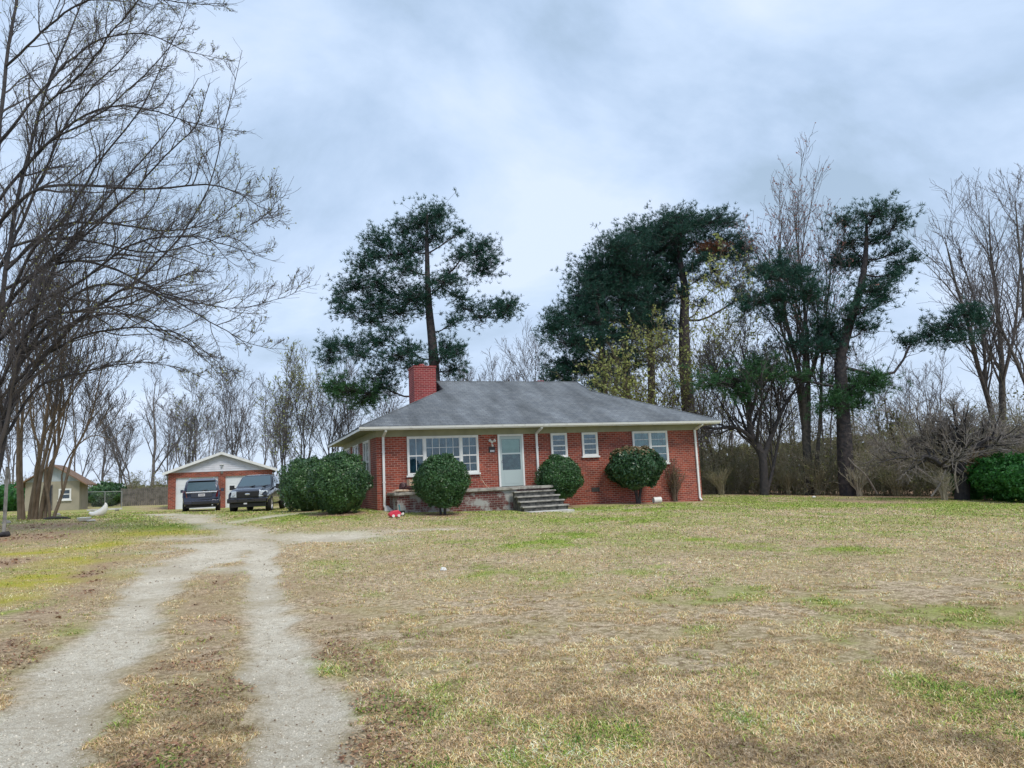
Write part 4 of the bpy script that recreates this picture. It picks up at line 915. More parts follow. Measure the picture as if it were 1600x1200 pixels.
g_ = gp(1272, 778); o = blobmesh('cup', (0, 0, .05), (.10, .07, .06), 'offwhite', seed=2, amp=.3, sub=2); o.location = tuple(g_); tag(o, 'small white scrap on the grass before the forked maple', 'litter')

# ================================================================== VEHICLES  (x forward, y to the car's left)
def wheel(t, x, y, r=.39, w_=.26, side=1):
    tt = MB().lathe([(r - .12, -w_ / 2), (r - .03, -w_ / 2), (r, -w_ / 2 + .03), (r, w_ / 2 - .03), (r - .03, w_ / 2), (r - .12, w_ / 2)], c=(x, y, r), n=26, axis='y').build('wheel', 'tire', t, smooth=True)
    rm = MB().lathe([(r - .12, side * w_ * .46), (r - .15, side * w_ * .40), (r - .17, side * w_ * .2), (0, side * w_ * .2)], c=(x, y, r), n=26, axis='y')
    for k in range(6):
        a = k * math.pi / 3; c_, s_ = math.cos(a), math.sin(a); q = (r - .14); o = y + side * w_ * .40; i_ = y + side * w_ * .22; p_ = .045
        rm.hull8([(x - s_ * p_, i_, r + c_ * p_), (x + c_ * q - s_ * p_, i_, r + s_ * q + c_ * p_), (x + c_ * q + s_ * p_, i_, r + s_ * q - c_ * p_), (x + s_ * p_, i_, r - c_ * p_),
                  (x - s_ * p_, o, r + c_ * p_), (x + c_ * q - s_ * p_, o, r + s_ * q + c_ * p_), (x + c_ * q + s_ * p_, o, r + s_ * q - c_ * p_), (x + s_ * p_, o, r - c_ * p_)])
    rm.build('rim', 'rim', tt)
def ring(pts):  # pts: right profile (x,y,z) bottom to top -> closed loop
    return [(x, -y, z) for x, y, z in pts] + [(x, y, z) for x, y, z in pts[::-1]]
def mirror_quad(mb, q, th=.012):
    for s in (1, -1):
        Q = [Vector((x, y * s, z)) for x, y, z in q]; n = (Q[1] - Q[0]).cross(Q[3] - Q[0]).normalized() * th
        if n.y * s < 0: n = -n
        mb.hull8([*(p - n * .3 for p in Q), *(p + n for p in Q)])
def quad(mb, q, th=.012, out_=(0, 0, 1)):
    Q = [Vector(p) for p in q]; n = (Q[1] - Q[0]).cross(Q[3] - Q[0]).normalized() * th
    if n.dot(Vector(out_)) < 0: n = -n
    return mb.hull8([*(p - n * .3 for p in Q), *(p + n for p in Q)])

# --- SUV, seen from behind
g_ = W(314, 797, 40); z0 = zs(g_[0], 41.5); suv = empty('suv', (g_[0] - .95, 42.3, z0), math.radians(90 + 23), 'dark navy suv parked tail first in front of the left garage door', 'suv')
S_ = [ring([(-2.42, .82, .42), (-2.45, .93, .62), (-2.44, .95, .98), (-2.40, .92, 1.12), (-2.22, .80, 1.66), (-2.10, .66, 1.76)]),
      ring([(-2.25, .86, .32), (-2.25, .965, .62), (-2.2, .975, .98), (-2.1, .94, 1.13), (-1.95, .80, 1.72), (-1.9, .64, 1.80)]),
      ring([(-1.0, .88, .28), (-1.0, .975, .6), (-1.0, .98, .98), (-1.0, .95, 1.13), (-1.0, .80, 1.76), (-1.0, .62, 1.84)]),
      ring([(.3, .88, .28), (.3, .975, .6), (.3, .98, .98), (.3, .95, 1.12), (.25, .79, 1.74), (.2, .62, 1.82)]),
      ring([(1.2, .88, .28), (1.2, .97, .6), (1.2, .97, .95), (1.15, .94, 1.10), (.62, .76, 1.66), (.55, .6, 1.76)]),
      ring([(1.45, .88, .3), (1.45, .96, .6), (1.45, .95, .92), (1.4, .92, 1.05), (1.35, .86, 1.12), (1.30, .6, 1.16)]),
      ring([(2.2, .84, .3), (2.25, .92, .6), (2.25, .9, .85), (2.22, .86, .96), (2.2, .8, 1.02), (2.2, .5, 1.05)]),
      ring([(2.42, .7, .36), (2.48, .8, .55), (2.48, .78, .72), (2.44, .74, .84), (2.4, .66, .9), (2.38, .4, .92)])]
body = MB().loft(S_).build('body', 'paint_navy', suv, smooth=True, bevel=.03)
b = MB(); quad(b, [(-2.418, .76, 1.16), (-2.418, -.76, 1.16), (-2.25, -.70, 1.64), (-2.25, .70, 1.64)], .02, (-1, 0, 0)); b.build('rear_window', 'car_glass', suv)
b = MB(); mirror_quad(b, [(-2.05, .925, 1.16), (-1.05, .935, 1.16), (-1.05, .815, 1.69), (-1.9, .81, 1.67)]); mirror_quad(b, [(-.98, .938, 1.16), (.02, .94, 1.16), (.02, .815, 1.69), (-.98, .815, 1.69)]); mirror_quad(b, [(.09, .94, 1.16), (1.05, .93, 1.14), (.62, .79, 1.62), (.09, .81, 1.68)]); b.build('side_window', 'car_glass', suv)
b = MB(); quad(b, [(1.32, .78, 1.14), (1.32, -.78, 1.14), (.68, -.68, 1.70), (.68, .68, 1.70)], .02, (1, 0, 0)); b.build('windscreen', 'car_glass', suv)
MB().box(-2.49, -2.44, -.80, .80, 1.06, 1.13).build('tailgate_trim', 'chrome', suv, bevel=.008)
MB().box(-2.475, -2.44, -.55, .55, .80, 1.04).build('tailgate_recess', 'paint_black', suv, bevel=.02)
for s in (1, -1): MB().hull8([(-2.47, s * .72, .80), (-2.3, s * .985, .82), (-2.3, s * .80, .82), (-2.44, s * .72, .8), (-2.47, s * .80, 1.16), (-2.3, s * .965, 1.18), (-2.3, s * .80, 1.18), (-2.44, s * .80, 1.16)]).build('taillight', 'lamp_red', suv)
pl = MB().box(-2.492, -2.476, -.17, .17, .86, 1.0).build('number_plate', 'plate', suv); b = MB()
for k in range(5): b.box(-2.496, -2.493, -.12 + k * .05, -.09 + k * .05, .90, .965)
b.build('plate_mark', 'oldwood', pl)
MB().box(-2.56, -2.38, -.92, .92, .42, .64).build('rear_bumper', 'paint_navy', suv, bevel=.04); MB().box(-2.58, -2.555, -.50, .50, .50, .56).build('reflector_strip', 'black_plastic', suv)
MB().cyl((-2.5, -.55, .36), (-2.2, -.55, .36), .035, n=10).build('exhaust', 'chrome', suv); MB().box(-2.3, 2.2, -.80, .80, .24, .40).build('underbody', 'black_plastic', suv)
MB().tube([(-2.45, .0, 1.18), (-2.44, -.30, 1.21)], .012).build('wiper', 'black_plastic', suv)
MB().hull8([(-2.32, -.70, 1.70), (-2.32, .70, 1.70), (-2.05, .70, 1.80), (-2.05, -.70, 1.80), (-2.34, -.66, 1.73), (-2.34, .66, 1.73), (-2.05, .66, 1.835), (-2.05, -.66, 1.835)]).build('spoiler', 'paint_navy', suv)
for s in (1, -1):
    MB().tube([(-1.9, s * .60, 1.80), (-1.7, s * .62, 1.88), (.0, s * .62, 1.90), (.25, s * .60, 1.82)], .022).build('roof_rail', 'chrome', suv)
    MB().cyl((.85, s * .93, 1.14), (.85, s * 1.03, 1.16), .03).box(.80, .90, min(s * 1.03, s * 1.20), max(s * 1.03, s * 1.20), 1.09, 1.27).build('mirror', 'paint_navy', suv, bevel=.02)
    for x in (-1.50, 1.45): wheel(suv, x, s * .86, .38, .25, s)

# --- pickup, nose towards the camera
g_ = W(396, 797, 36); z0 = zs(g_[0] + .1, 38.5); tk = empty('pickup_truck', (g_[0] - .75, 38.9, z0), math.radians(-82), 'dark blue pickup truck with silver bonnet and black grille facing the lawn', 'pickup truck')
S_ = [ring([(-2.95, .86, .55), (-2.95, .98, .8), (-2.95, 1.0, 1.1), (-2.95, .98, 1.28), (-2.95, .97, 1.30), (-2.95, .5, 1.30)]),
      ring([(-.95, .9, .42), (-.95, .995, .7), (-.95, 1.0, 1.1), (-.95, .98, 1.28), (-.95, .97, 1.30), (-.95, .5, 1.30)]),
      ring([(-.9, .9, .42), (-.9, .995, .7), (-.9, 1.0, 1.1), (-.9, .97, 1.25), (-.72, .80, 1.82), (-.62, .6, 1.90)]),
      ring([(.1, .9, .42), (.1, .995, .7), (.1, 1.0, 1.1), (.1, .97, 1.25), (.1, .80, 1.86), (.05, .6, 1.93)]),
      ring([(1.0, .9, .42), (1.0, .995, .7), (1.0, 1.0, 1.1), (1.05, .96, 1.24), (.52, .78, 1.80), (.45, .6, 1.89)]),
      ring([(1.35, .9, .42), (1.35, .995, .7), (1.35, .99, 1.05), (1.35, .95, 1.18), (1.30, .88, 1.24), (1.25, .5, 1.27)]),
      ring([(2.3, .88, .45), (2.35, .98, .7), (2.35, .97, .98), (2.32, .93, 1.10), (2.30, .84, 1.16), (2.28, .5, 1.19)]),
      ring([(2.62, .84, .5), (2.72, .94, .65), (2.72, .93, .92), (2.68, .88, 1.03), (2.62, .80, 1.08), (2.58, .5, 1.10)])]
MB().loft(S_).build('body', 'paint_black', tk, smooth=True, bevel=.03)
MB().loft([ring([(1.34, .84, 1.235), (1.34, .6, 1.285), (1.34, .3, 1.30)]), ring([(2.3, .80, 1.165), (2.3, .58, 1.21), (2.3, .3, 1.215)]), ring([(2.64, .70, 1.06), (2.66, .5, 1.10), (2.66, .25, 1.105)])]).build('bonnet', 'paint_hood', tk, smooth=True)
b = MB(); quad(b, [(1.22, .84, 1.26), (1.22, -.84, 1.26), (.58, -.70, 1.83), (.58, .70, 1.83)], .02, (1, 0, 0)); ws = b.build('windscreen', 'car_glass', tk)
b = MB()
for s in (-.35, .3): b.cyl((1.26, s, 1.28), (1.15, s + .38, 1.36), .012, n=6)
b.build('wiper', 'black_plastic', ws)
b = MB(); mirror_quad(b, [(-.84, .955, 1.28), (-.02, .96, 1.28), (.0, .82, 1.80), (-.70, .82, 1.77)]); mirror_quad(b, [(.06, .96, 1.28), (.95, .955, 1.27), (.50, .80, 1.74), (.06, .82, 1.80)]); b.build('side_window', 'car_glass', tk)
gr = MB().box(2.70, 2.76, -.52, .52, .78, 1.06).build('grille', 'black_plastic', tk, bevel=.02); b = MB()
for k in range(4): b.box(2.762, 2.772, -.48, .48, .815 + k * .06, .83 + k * .06)
b.build('grille_bar', 'black_plastic', gr); em = MB(); em.lathe([(0, 0), (.12, 0), (.12, .014), (0, .018)], c=(0, 0, 0), n=22, axis='x'); em.v = [(2.773 + x, y, .93 + z * .42) for x, y, z in em.v]; em.build('oval_emblem', 'chrome', gr)
for s in (1, -1):
    hl = MB().hull8([(2.66, s * .54, .78), (2.745, s * .54, .78), (2.66, s * .94, .80), (2.50, s * .975, .80), (2.62, s * .56, 1.10), (2.70, s * .56, 1.08), (2.62, s * .92, 1.07), (2.46, s * .94, 1.08)]).build('headlight', 'lamp_clear', tk, bevel=.015)
    MB().cyl((2.742, s * .66, .95), (2.752, s * .66, .95), .07, n=14).build('bulb_bowl', 'chrome', hl)
    MB().cyl((1.0, s * .95, 1.22), (1.0, s * 1.08, 1.25), .03).box(.94, 1.08, min(s * 1.06, s * 1.28), max(s * 1.06, s * 1.28), 1.16, 1.40).build('mirror', 'black_plastic', tk, bevel=.025)
    wheel(tk, 1.80, s * .88, .40, .27, s); wheel(tk, -1.85, s * .88, .40, .27, s)
bp_ = MB().box(2.66, 2.84, -.98, .98, .50, .74).build('front_bumper', 'paint_black', tk, bevel=.05); MB().box(2.842, 2.85, -.40, .40, .55, .64).build('air_intake', 'black_plastic', bp_)
MB().box(2.852, 2.86, -.16, .0, .43, .50).build('tow_plate', 'plate', tk); MB().box(2.45, 2.70, -.85, .85, .28, .49).build('air_dam', 'black_plastic', tk, bevel=.02); MB().box(-2.8, 2.4, -.78, .78, .34, .5).build('underbody', 'black_plastic', tk)

# ================================================================== TREES
# --- big bare tree at the left edge
def big_tree():
    r = np.random.default_rng(77); Yb = 20.0
    base = np.array([*W(-24, 850, Yb)[:2], 0]); base[2] = zs(base[0], Yb) - .15
    root = tree_root('bare_tree', base, 'huge bare tree at the left edge, long budding branches arching over the drive', 'tree')
    lim = [
     [(-22, 880, .32), (-12, 780, .28), (2, 700, .24), (12, 650, .20), (24, 595, .16), (38, 540, .13), (62, 470, .10), (98, 400, .08), (150, 330, .06), (210, 262, .045), (270, 190, .03), (312, 118, .018)],
     [(2, 705, .19), (-5, 600, .16), (0, 500, .14), (12, 400, .12), (35, 280, .10), (60, 180, .08), (92, 90, .06), (130, 0, .045), (160, -80, .03)],
     [(-10, 780, .22), (-32, 690, .19), (-30, 500, .17), (-15, 350, .14), (5, 200, .12), (20, 80, .10), (42, -60, .07)],
     [(12, 650, .15), (45, 590, .12), (100, 522, .10), (170, 468, .075), (230, 420, .06), (290, 350, .045), (330, 270, .033), (355, 165, .022), (376, 72, .012)],
     [(0, 500, .12), (60, 430, .09), (130, 370, .07), (190, 310, .055), (250, 240, .04), (298, 188, .028), (320, 120, .015)],
     [(-25, 370, .12), (60, 292, .09), (150, 290, .07), (230, 300, .055), (330, 302, .04), (385, 325, .025), (420, 345, .016), (450, 325, .008)],
     [(8, 420, .10), (80, 350, .08), (170, 345, .06), (260, 355, .045), (330, 340, .03), (380, 300, .018), (410, 262, .009)],
     [(10, 440, .10), (100, 402, .08), (180, 412, .065), (240, 448, .05), (300, 474, .035), (370, 485, .022), (430, 470, .014), (494, 448, .007)],
     [(36, 545, .09), (120, 452, .07), (190, 440, .055), (260, 460, .04), (330, 500, .028), (380, 530, .018), (446, 540, .008)],
     [(22, 605, .10), (80, 552, .08), (150, 520, .06), (230, 510, .045), (300, 522, .03), (350, 560, .018), (396, 592, .009)],
     [(38, 560, .08), (120, 502, .065), (200, 500, .05), (260, 530, .034), (320, 570, .02), (350, 612, .01)],
     [(-18, 330, .10), (60, 232, .08), (150, 165, .06), (230, 168, .045), (300, 190, .03), (385, 200, .012)],
     [(0, 240, .09), (80, 132, .07), (150, 72, .055), (230, 60, .04), (300, 88, .026), (375, 104, .01)],
     [(18, 100, .08), (90, 30, .06), (160, -10, .05), (260, 0, .035), (372, 4, .012)],
     [(12, 400, .09), (70, 380, .07), (150, 385, .055), (230, 400, .04), (320, 380, .026), (390, 350, .016), (432, 322, .008)],
     [(-28, 560, .11), (50, 480, .08), (120, 440, .065), (200, 382, .05), (280, 368, .035), (350, 380, .022), (425, 402, .009)],
     [(2, 690, .09), (60, 600, .07), (130, 576, .05), (200, 560, .035), (270, 560, .022), (328, 584, .01)],
     [(0, 500, .11), (50, 400, .085), (110, 338, .065), (170, 240, .05), (228, 160, .032), (272, 58, .016)],
     [(35, 280, .09), (80, 222, .07), (140, 190, .055), (220, 130, .035), (280, 60, .022), (304, -20, .012)],
     [(60, 180, .07), (110, 130, .055), (170, 60, .04), (240, -20, .025)],
     [(-30, 480, .12), (30, 360, .09), (70, 260, .07), (120, 160, .05), (200, 80, .03), (250, 20, .015)],
     [(-5, 600, .10), (60, 500, .08), (140, 480, .06), (220, 470, .04), (300, 430, .025), (365, 430, .010)]]
    P = []; R_ = []
    for k, l in enumerate(lim):
        yo = 0 if k == 0 else r.uniform(-4.0, 4.0); n = len(l)
        pts = np.array([[*W(a, b_, Yb + (yo * (i / (n - 1)) if k else 0)), c] for i, (a, b_, c) in enumerate(l)])
        q = resample(pts, 26); q[:, :3] += np.cumsum(r.normal(size=(26, 3)) * .022, 0)
        if k:   # join the limb to the limb it grows from
            cand = np.concatenate([p_[:22] for p_ in P]); dr_ = (cand - np.array([0, 0, HC])) @ RN; uv = np.stack([dr_[:, 0] / -dr_[:, 2], dr_[:, 1] / -dr_[:, 2]], 1) * F
            d0 = (q[0, :3] - np.array([0, 0, HC])) @ RN; u0_ = np.array([d0[0] / -d0[2], d0[1] / -d0[2]]) * F
            j = int(np.argmin(np.linalg.norm(uv - u0_, axis=1))); q[:, :3] += (cand[j] - q[0, :3]) * ((1 - np.linspace(0, 1, 26)) ** 2.5)[:, None]
        P.append(q[:, :3]); R_.append(np.maximum(q[:, 3], .008))
    P = np.array(P); R_ = np.array(R_)
    A, RA = kids(P, R_, 20, .10, .95, .20, 36, 9, .12, .12, .55, .25, r=r, drop=.01, ft=.95)
    B_, RB = kids(A, RA, 8, .15, .99, .50, 38, 7, .10, .14, .55, .3, r=r)
    C, RC = kids(B_, RB, 7, .15, 1, .48, 36, 5, .10, .16, .6, .5, r=r)
    D, RD = kids(P[:, 8:], R_[:, 8:], 44, .05, 1, .10, 42, 5, .2, .15, .4, .4, r=r)
    put('trunk', *tubes(P, np.minimum(R_ * .52, .115 + .25 * np.maximum(R_ - .2, 0)), 9), 'bark_dark', root)
    put('crown', *cat([tubes(A, RA * .6 + .004, 4), tubes(B_, minr(RB * .6, .0045), 3), tubes(C, minr(RC * .6, .0034), 3), tubes(D, minr(RD * .3, .0042), 3)]), 'twig', root)
    put('buds', *specks(C, 5200, .036, r, 1.5, .75, .012), 'bud', root, False)
big_tree()
def PW(lst, Y, yo=0): return [[*W(a, b_, Y + yo * i / (len(lst) - 1)), c] for i, (a, b_, c) in enumerate(lst)]
Ym = 28.0
x0 = W(33, 812, Ym)[0]
bare_tree(x0, Ym, 8, 'slim twin stemmed tree, leftmost of the three brown trees beside the shed', 31, path=[PW([(32, 818, .17), (30, 770, .14), (28, 730, .12), (29, 690, .11), (27, 640, .09), (24, 580, .07), (30, 520, .05), (36, 470, .03)], Ym), PW([(37, 818, .14), (33, 750, .11), (33, 690, .10), (36, 640, .08), (42, 580, .06), (50, 520, .04), (60, 470, .025)], Ym, 1.2)], bark='bark_myrtle', pr=.60, n=(9, 7, 5), t0=.4, twr=.007, group='brown trees beside the shed', up=.5)
bare_tree(W(60, 812, Ym)[0], Ym, 8, 'thick clump of many brown stems, middle one of three trees beside the shed', 32, path=[
    PW([(46, 815, .15), (52, 770, .13), (60, 730, .115), (66, 690, .10), (73, 645, .085), (79, 600, .07), (86, 540, .05), (92, 480, .03)], Ym, -.8),
    PW([(55, 815, .15), (60, 765, .13), (68, 722, .115), (78, 682, .10), (86, 640, .085), (92, 580, .065), (104, 520, .045), (118, 470, .025)], Ym, .9),
    PW([(62, 815, .14), (70, 765, .12), (80, 725, .11), (91, 700, .10), (92, 660, .085), (95, 620, .07), (98, 580, .055), (108, 520, .035)], Ym),
    PW([(70, 815, .12), (74, 775, .10), (80, 740, .09), (86, 705, .08), (84, 660, .065), (76, 610, .05), (70, 550, .035), (66, 500, .02)], Ym, 1.5),
    PW([(50, 815, .11), (54, 770, .09), (56, 730, .08), (62, 700, .07), (50, 665, .06), (48, 620, .05), (52, 560, .035), (50, 500, .02)], Ym, -1.5),
    PW([(78, 812, .10), (76, 780, .09), (70, 750, .08), (75, 715, .07), (88, 672, .055), (100, 640, .045), (120, 600, .03), (140, 570, .02)], Ym, -.6)],
    bark='bark_myrtle', pr=.60, n=(8, 6, 5), t0=.4, twr=.007, group='brown trees beside the shed', up=.5)
bare_tree(W(88, 805, Ym)[0], Ym, 8, 'thin brown tree leaning right across the shed, rightmost of the three', 33, path=[PW([(84, 808, .11), (95, 778, .095), (104, 748, .09), (112, 715, .08), (124, 690, .07), (140, 660, .06), (150, 620, .05), (158, 580, .035), (168, 530, .02)], Ym, 1),
    PW([(98, 770, .06), (97, 740, .05), (110, 710, .045), (128, 690, .04), (150, 680, .03), (175, 690, .015)], Ym, -1)], bark='bark_myrtle', pr=.60, n=(8, 6, 5), t0=.4, twr=.007, group='brown trees beside the shed', up=.5)

# --- bare trees behind the garage and along the left boundary
G1 = 'bare trees behind the garage'
far = [ # px, Y, top py, stems, lean, label, bud, n buds
 (212, 61, 610, 2, (-3.2, 0), 'dark bare tree forking left above the picket fence', None, 0),
 (236, 63, 588, 1, (.1, 0), 'straight bare tree between the picket fence end and the garage', None, 0),
 (262, 68, 640, 2, (.4, 0), 'short bare tree right behind the left corner of the garage roof', None, 0),
 (302, 62, 600, 3, (.2, 0), 'many stemmed bare tree behind the left half of the garage roof', 'bud', 500),
 (357, 61, 586, 3, (.3, 0), 'tall forked bare tree behind the garage roof, just right of its peak', None, 0),
 (402, 66, 610, 2, (0, 0), 'thin bare tree behind the right end of the garage roof', None, 0),
 (443, 56, 572, 3, (0, 0), 'bare tree with pale green buds above the pickup truck', 'leaf_spring', 1500),
 (474, 57, 566, 3, (.3, 0), 'many stemmed tree with yellowish buds behind the broad shrub', 'leaf_spring', 900),
 (512, 55, 575, 3, (.4, 0), 'bare tree fanning out behind the large mounded shrub', None, 0),
 (548, 60, 600, 2, (.5, 0), 'bare tree behind the left roof slope of the house', None, 0),
 (186, 70, 640, 2, (0, 0), 'small far bare tree right of the shed roof', None, 0),
 (160, 74, 670, 1, (0, 0), 'slender far bare tree just beside the shed eave', None, 0),
 (118, 66, 600, 2, (.6, 0), 'bare tree rising behind the shed', None, 0), (62, 66, 590, 2, (0, 0), 'bare tree behind the left part of the shed', None, 0), (14, 62, 575, 3, (-.5, 0), 'bare tree behind the green hedge at the left edge', None, 0),
 (330, 76, 640, 2, (0, 0), 'far thin bare tree seen just left of the garage peak', None, 0), (424, 78, 640, 2, (0, 0), 'far thin bare tree over the right garage corner', None, 0), (283, 80, 630, 2, (0, 0), 'far thin bare tree over the left garage door', None, 0)]
for k, (px, Y, ty, st, ln, lb, bd, nb) in enumerate(far):
    x = px_at(px, Y); z = zs(x, Y); h = W(px, ty, Y)[2] - z
    bare_tree(x, Y, h, lb, 200 + k, ln, st, .36, 'bark_far', 'twig_far', (12, 7, 6), rad=.11 if st > 1 else .16, t0=.22, up=.22, twr=.009, group=G1, buds=nb, bud=bd or 'bud', budsize=.10, ang=40, budt=.4)
# --- behind the house
G2 = 'bare treetops behind the house'
for k, (px, Y, ty, lb) in enumerate([(752, 66, 575, 'bare treetop just above the roof ridge, left one'), (792, 66, 566, 'rounded bare treetop above the middle of the roof ridge'), (835, 62, 548, 'bare grey tree between the ridge and the dark pines'), (855, 68, 560, 'bare tree touching the left edge of the dark pines'), (610, 62, 600, 'bare treetop left of the chimney below the tall pine'), (716, 72, 590, 'bare treetop right of the chimney below the tall pine')]):
    x = px_at(px, Y); z = zs(x, Y); bare_tree(x, Y, W(px, ty, Y)[2] - z, lb, 300 + k, (.3, 0), 3, .36, 'bark_far', 'twig_far', (11, 7, 6), rad=.10, t0=.3, up=.22, twr=.009, group=G2)
for k, (px, Y, ty, st, nb, lb) in enumerate([(1095, 47, 470, 2, 2600, 'pale green budding tree in front of the thick pine trunk'), (996, 46, 585, 3, 2600, 'low yellow green budding tree just behind the right roof slope'), (1040, 47, 610, 3, 900, 'small budding tree behind the right end of the roof'), (1120, 47, 520, 2, 900, 'thin tree with few pale leaves right of the thick pine trunk')]):
    x = px_at(px, Y); z = zs(x, Y); bare_tree(x, Y, W(px, ty, Y)[2] - z, lb, 330 + k, (0, 0), st, .5, 'bark_moss', 'twig_brown', (12, 8, 5), rad=.09, t0=.3, up=.12, twr=.008, buds=nb, bud='leaf_spring', budsize=.13, budt=.2, group='budding trees behind the house')

# --- pines
PM = ('needle', 'needle_low', 'needle_dead')
pine('tall lone pine rising behind the chimney', [(682, 640, .38), (680, 600, .36), (676, 540, .31), (670, 480, .25), (668, 430, .18), (667, 380, .14), (667, 328, .05)],
 [(667, 334, 26, 16, 345), (648, 345, 16, 12, 365), (627, 355, 20, 15, 385), (676, 365, 20, 18, 375), (689, 345, 12, 12, 360), (593, 375, 20, 14, 420), (612, 396, 28, 18, 420), (566, 418, 18, 14, 450), (580, 398, 14, 10, 440), (640, 385, 20, 14, 400),
  (743, 390, 24, 12, 430), (755, 378, 14, 10, 430), (754, 420, 20, 12, 440), (724, 405, 16, 10, 435), (717, 361, 9, 6, 400), (764, 405, 10, 12, 430), (700, 425, 12, 9, 440),
  (550, 445, 22, 15, 480), (530, 468, 13, 12, 490), (545, 484, 20, 10, 500), (592, 440, 28, 16, 470), (588, 468, 30, 15, 500), (633, 458, 26, 15, 480), (661, 464, 22, 16, 470), (622, 487, 34, 13, 505), (575, 498, 26, 8, 520), (695, 448, 24, 11, 470), (720, 466, 16, 8, 490), (640, 425, 18, 12, 445),
  (776, 474, 22, 11, 510), (795, 484, 12, 11, 515), (755, 492, 20, 8, 520), (728, 482, 16, 8, 505), (785, 495, 16, 7, 520), (706, 505, 10, 7, 520),
  (517, 546, 14, 15, 562), (510, 560, 8, 9, 565), (550, 540, 26, 10, 562), (588, 536, 24, 10, 550), (574, 560, 22, 7, 565), (627, 560, 28, 11, 570), (602, 582, 24, 10, 590), (640, 545, 16, 8, 555), (650, 575, 14, 10, 580),
  (542, 606, 22, 12, 612, None, 1), (526, 612, 10, 8, 612, None, 1), (573, 614, 20, 11, 615, None, 1), (600, 606, 16, 10, 610), (698, 543, 18, 12, 560), (708, 575, 14, 13, 580), (690, 560, 10, 8, 570), (712, 555, 10, 8, 565), (610, 520, 16, 6, 535), (560, 625, 16, 8, 620, None, 1)],
 401, 48, PM, dens=1.25)
pine('small dark pine at the left of the pine group, low over the roof', [(945, 640, .26), (943, 600, .25), (940, 540, .2), (935, 490, .14), (925, 450, .05)],
 [(897, 488, 20, 12, 510), (880, 503, 16, 12, 530), (863, 517, 12, 12, 545), (920, 500, 24, 13, 515), (893, 535, 24, 11, 550), (930, 535, 24, 12, 545), (880, 565, 24, 10, 580), (905, 578, 22, 10, 590), (872, 590, 14, 8, 590), (930, 570, 20, 10, 575), (937, 603, 20, 9, 600), (925, 460, 16, 12, 470), (905, 545, 14, 8, 560), (890, 600, 14, 7, 600), (958, 560, 12, 9, 570)],
 402, 50, PM, dens=1.5, cs=1.25, group='pines right of the house')
pine('dark dense pine, second from the left in the pine group', [(980, 650, .30), (979, 600, .29), (977, 540, .24), (974, 480, .2), (970, 430, .14), (968, 385, .05)],
 [(977, 388, 24, 14, 400), (953, 400, 20, 14, 420), (973, 420, 28, 17, 430), (930, 417, 20, 12, 440), (920, 438, 20, 15, 460), (953, 446, 28, 17, 455), (908, 466, 18, 15, 490), (945, 477, 28, 15, 490), (982, 466, 26, 15, 475), (973, 500, 24, 11, 505), (935, 440, 16, 12, 455), (940, 500, 16, 9, 520), (990, 440, 18, 12, 450), (985, 520, 16, 9, 530), (960, 530, 18, 9, 540), (990, 570, 14, 7, 580), (970, 550, 18, 9, 560), (960, 580, 16, 8, 590), (985, 595, 14, 7, 600), (1000, 500, 14, 9, 510)],
 403, 52, PM, dens=1.5, cs=1.22, group='pines right of the house')
pine('dark dense pine left of the thickest pine trunk', [(1018, 650, .32), (1018, 600, .3), (1016, 540, .26), (1012, 480, .22), (1010, 420, .15), (1008, 358, .05)],
 [(1007, 360, 24, 12, 375), (1020, 380, 26, 15, 395), (990, 372, 16, 12, 390), (1007, 408, 30, 16, 420), (1033, 428, 22, 13, 440), (1000, 438, 28, 15, 450), (1037, 450, 18, 11, 460), (1020, 470, 20, 10, 480), (1022, 505, 18, 9, 515), (1036, 395, 16, 12, 410), (1008, 490, 14, 9, 500), (1035, 540, 9, 6, 550), (1000, 545, 14, 8, 555), (1030, 480, 14, 10, 490), (1012, 525, 16, 8, 535), (1026, 560, 16, 7, 565), (1005, 470, 18, 12, 480), (1040, 515, 12, 7, 520)],
 404, 55, PM, dens=1.5, cs=1.22, group='pines right of the house')
pine('tallest pine with the thick grey trunk and a patch of dead brown needles', [(1078, 660, .52), (1074, 620, .5), (1070, 560, .46), (1069, 500, .38), (1070, 450, .3), (1062, 400, .2), (1066, 335, .06)],
 [(1073, 340, 26, 12, 365), (1107, 355, 22, 11, 400), (1133, 372, 18, 11, 430), (1047, 352, 22, 13, 380), (1153, 387, 10, 12, 440), (1053, 377, 24, 11, 400), (1087, 372, 20, 9, 400), (1030, 362, 14, 11, 390), (1113, 386, 15, 7, 420, None, 2), (1100, 392, 10, 5, 420, None, 2), (1125, 395, 9, 5, 430, None, 2),
  (1150, 410, 10, 9, 450), (1165, 430, 9, 8, 460), (1093, 412, 14, 6, 430), (1060, 410, 14, 7, 420), (1048, 430, 14, 8, 440), (1162, 448, 8, 7, 470), (1120, 420, 8, 5, 440), (1150, 470, 7, 5, 500), (1090, 440, 8, 5, 455), (1140, 350, 10, 7, 400), (1168, 395, 7, 8, 440), (1090, 350, 20, 10, 385), (1060, 390, 16, 9, 410), (1100, 405, 14, 6, 430), (1140, 395, 14, 8, 430), (1075, 425, 12, 7, 445), (1130, 440, 12, 6, 470), (1060, 460, 10, 7, 480), (1100, 470, 9, 5, 490)],
 405, 54, PM, dens=1.4, cs=1.18, group='pines right of the house')
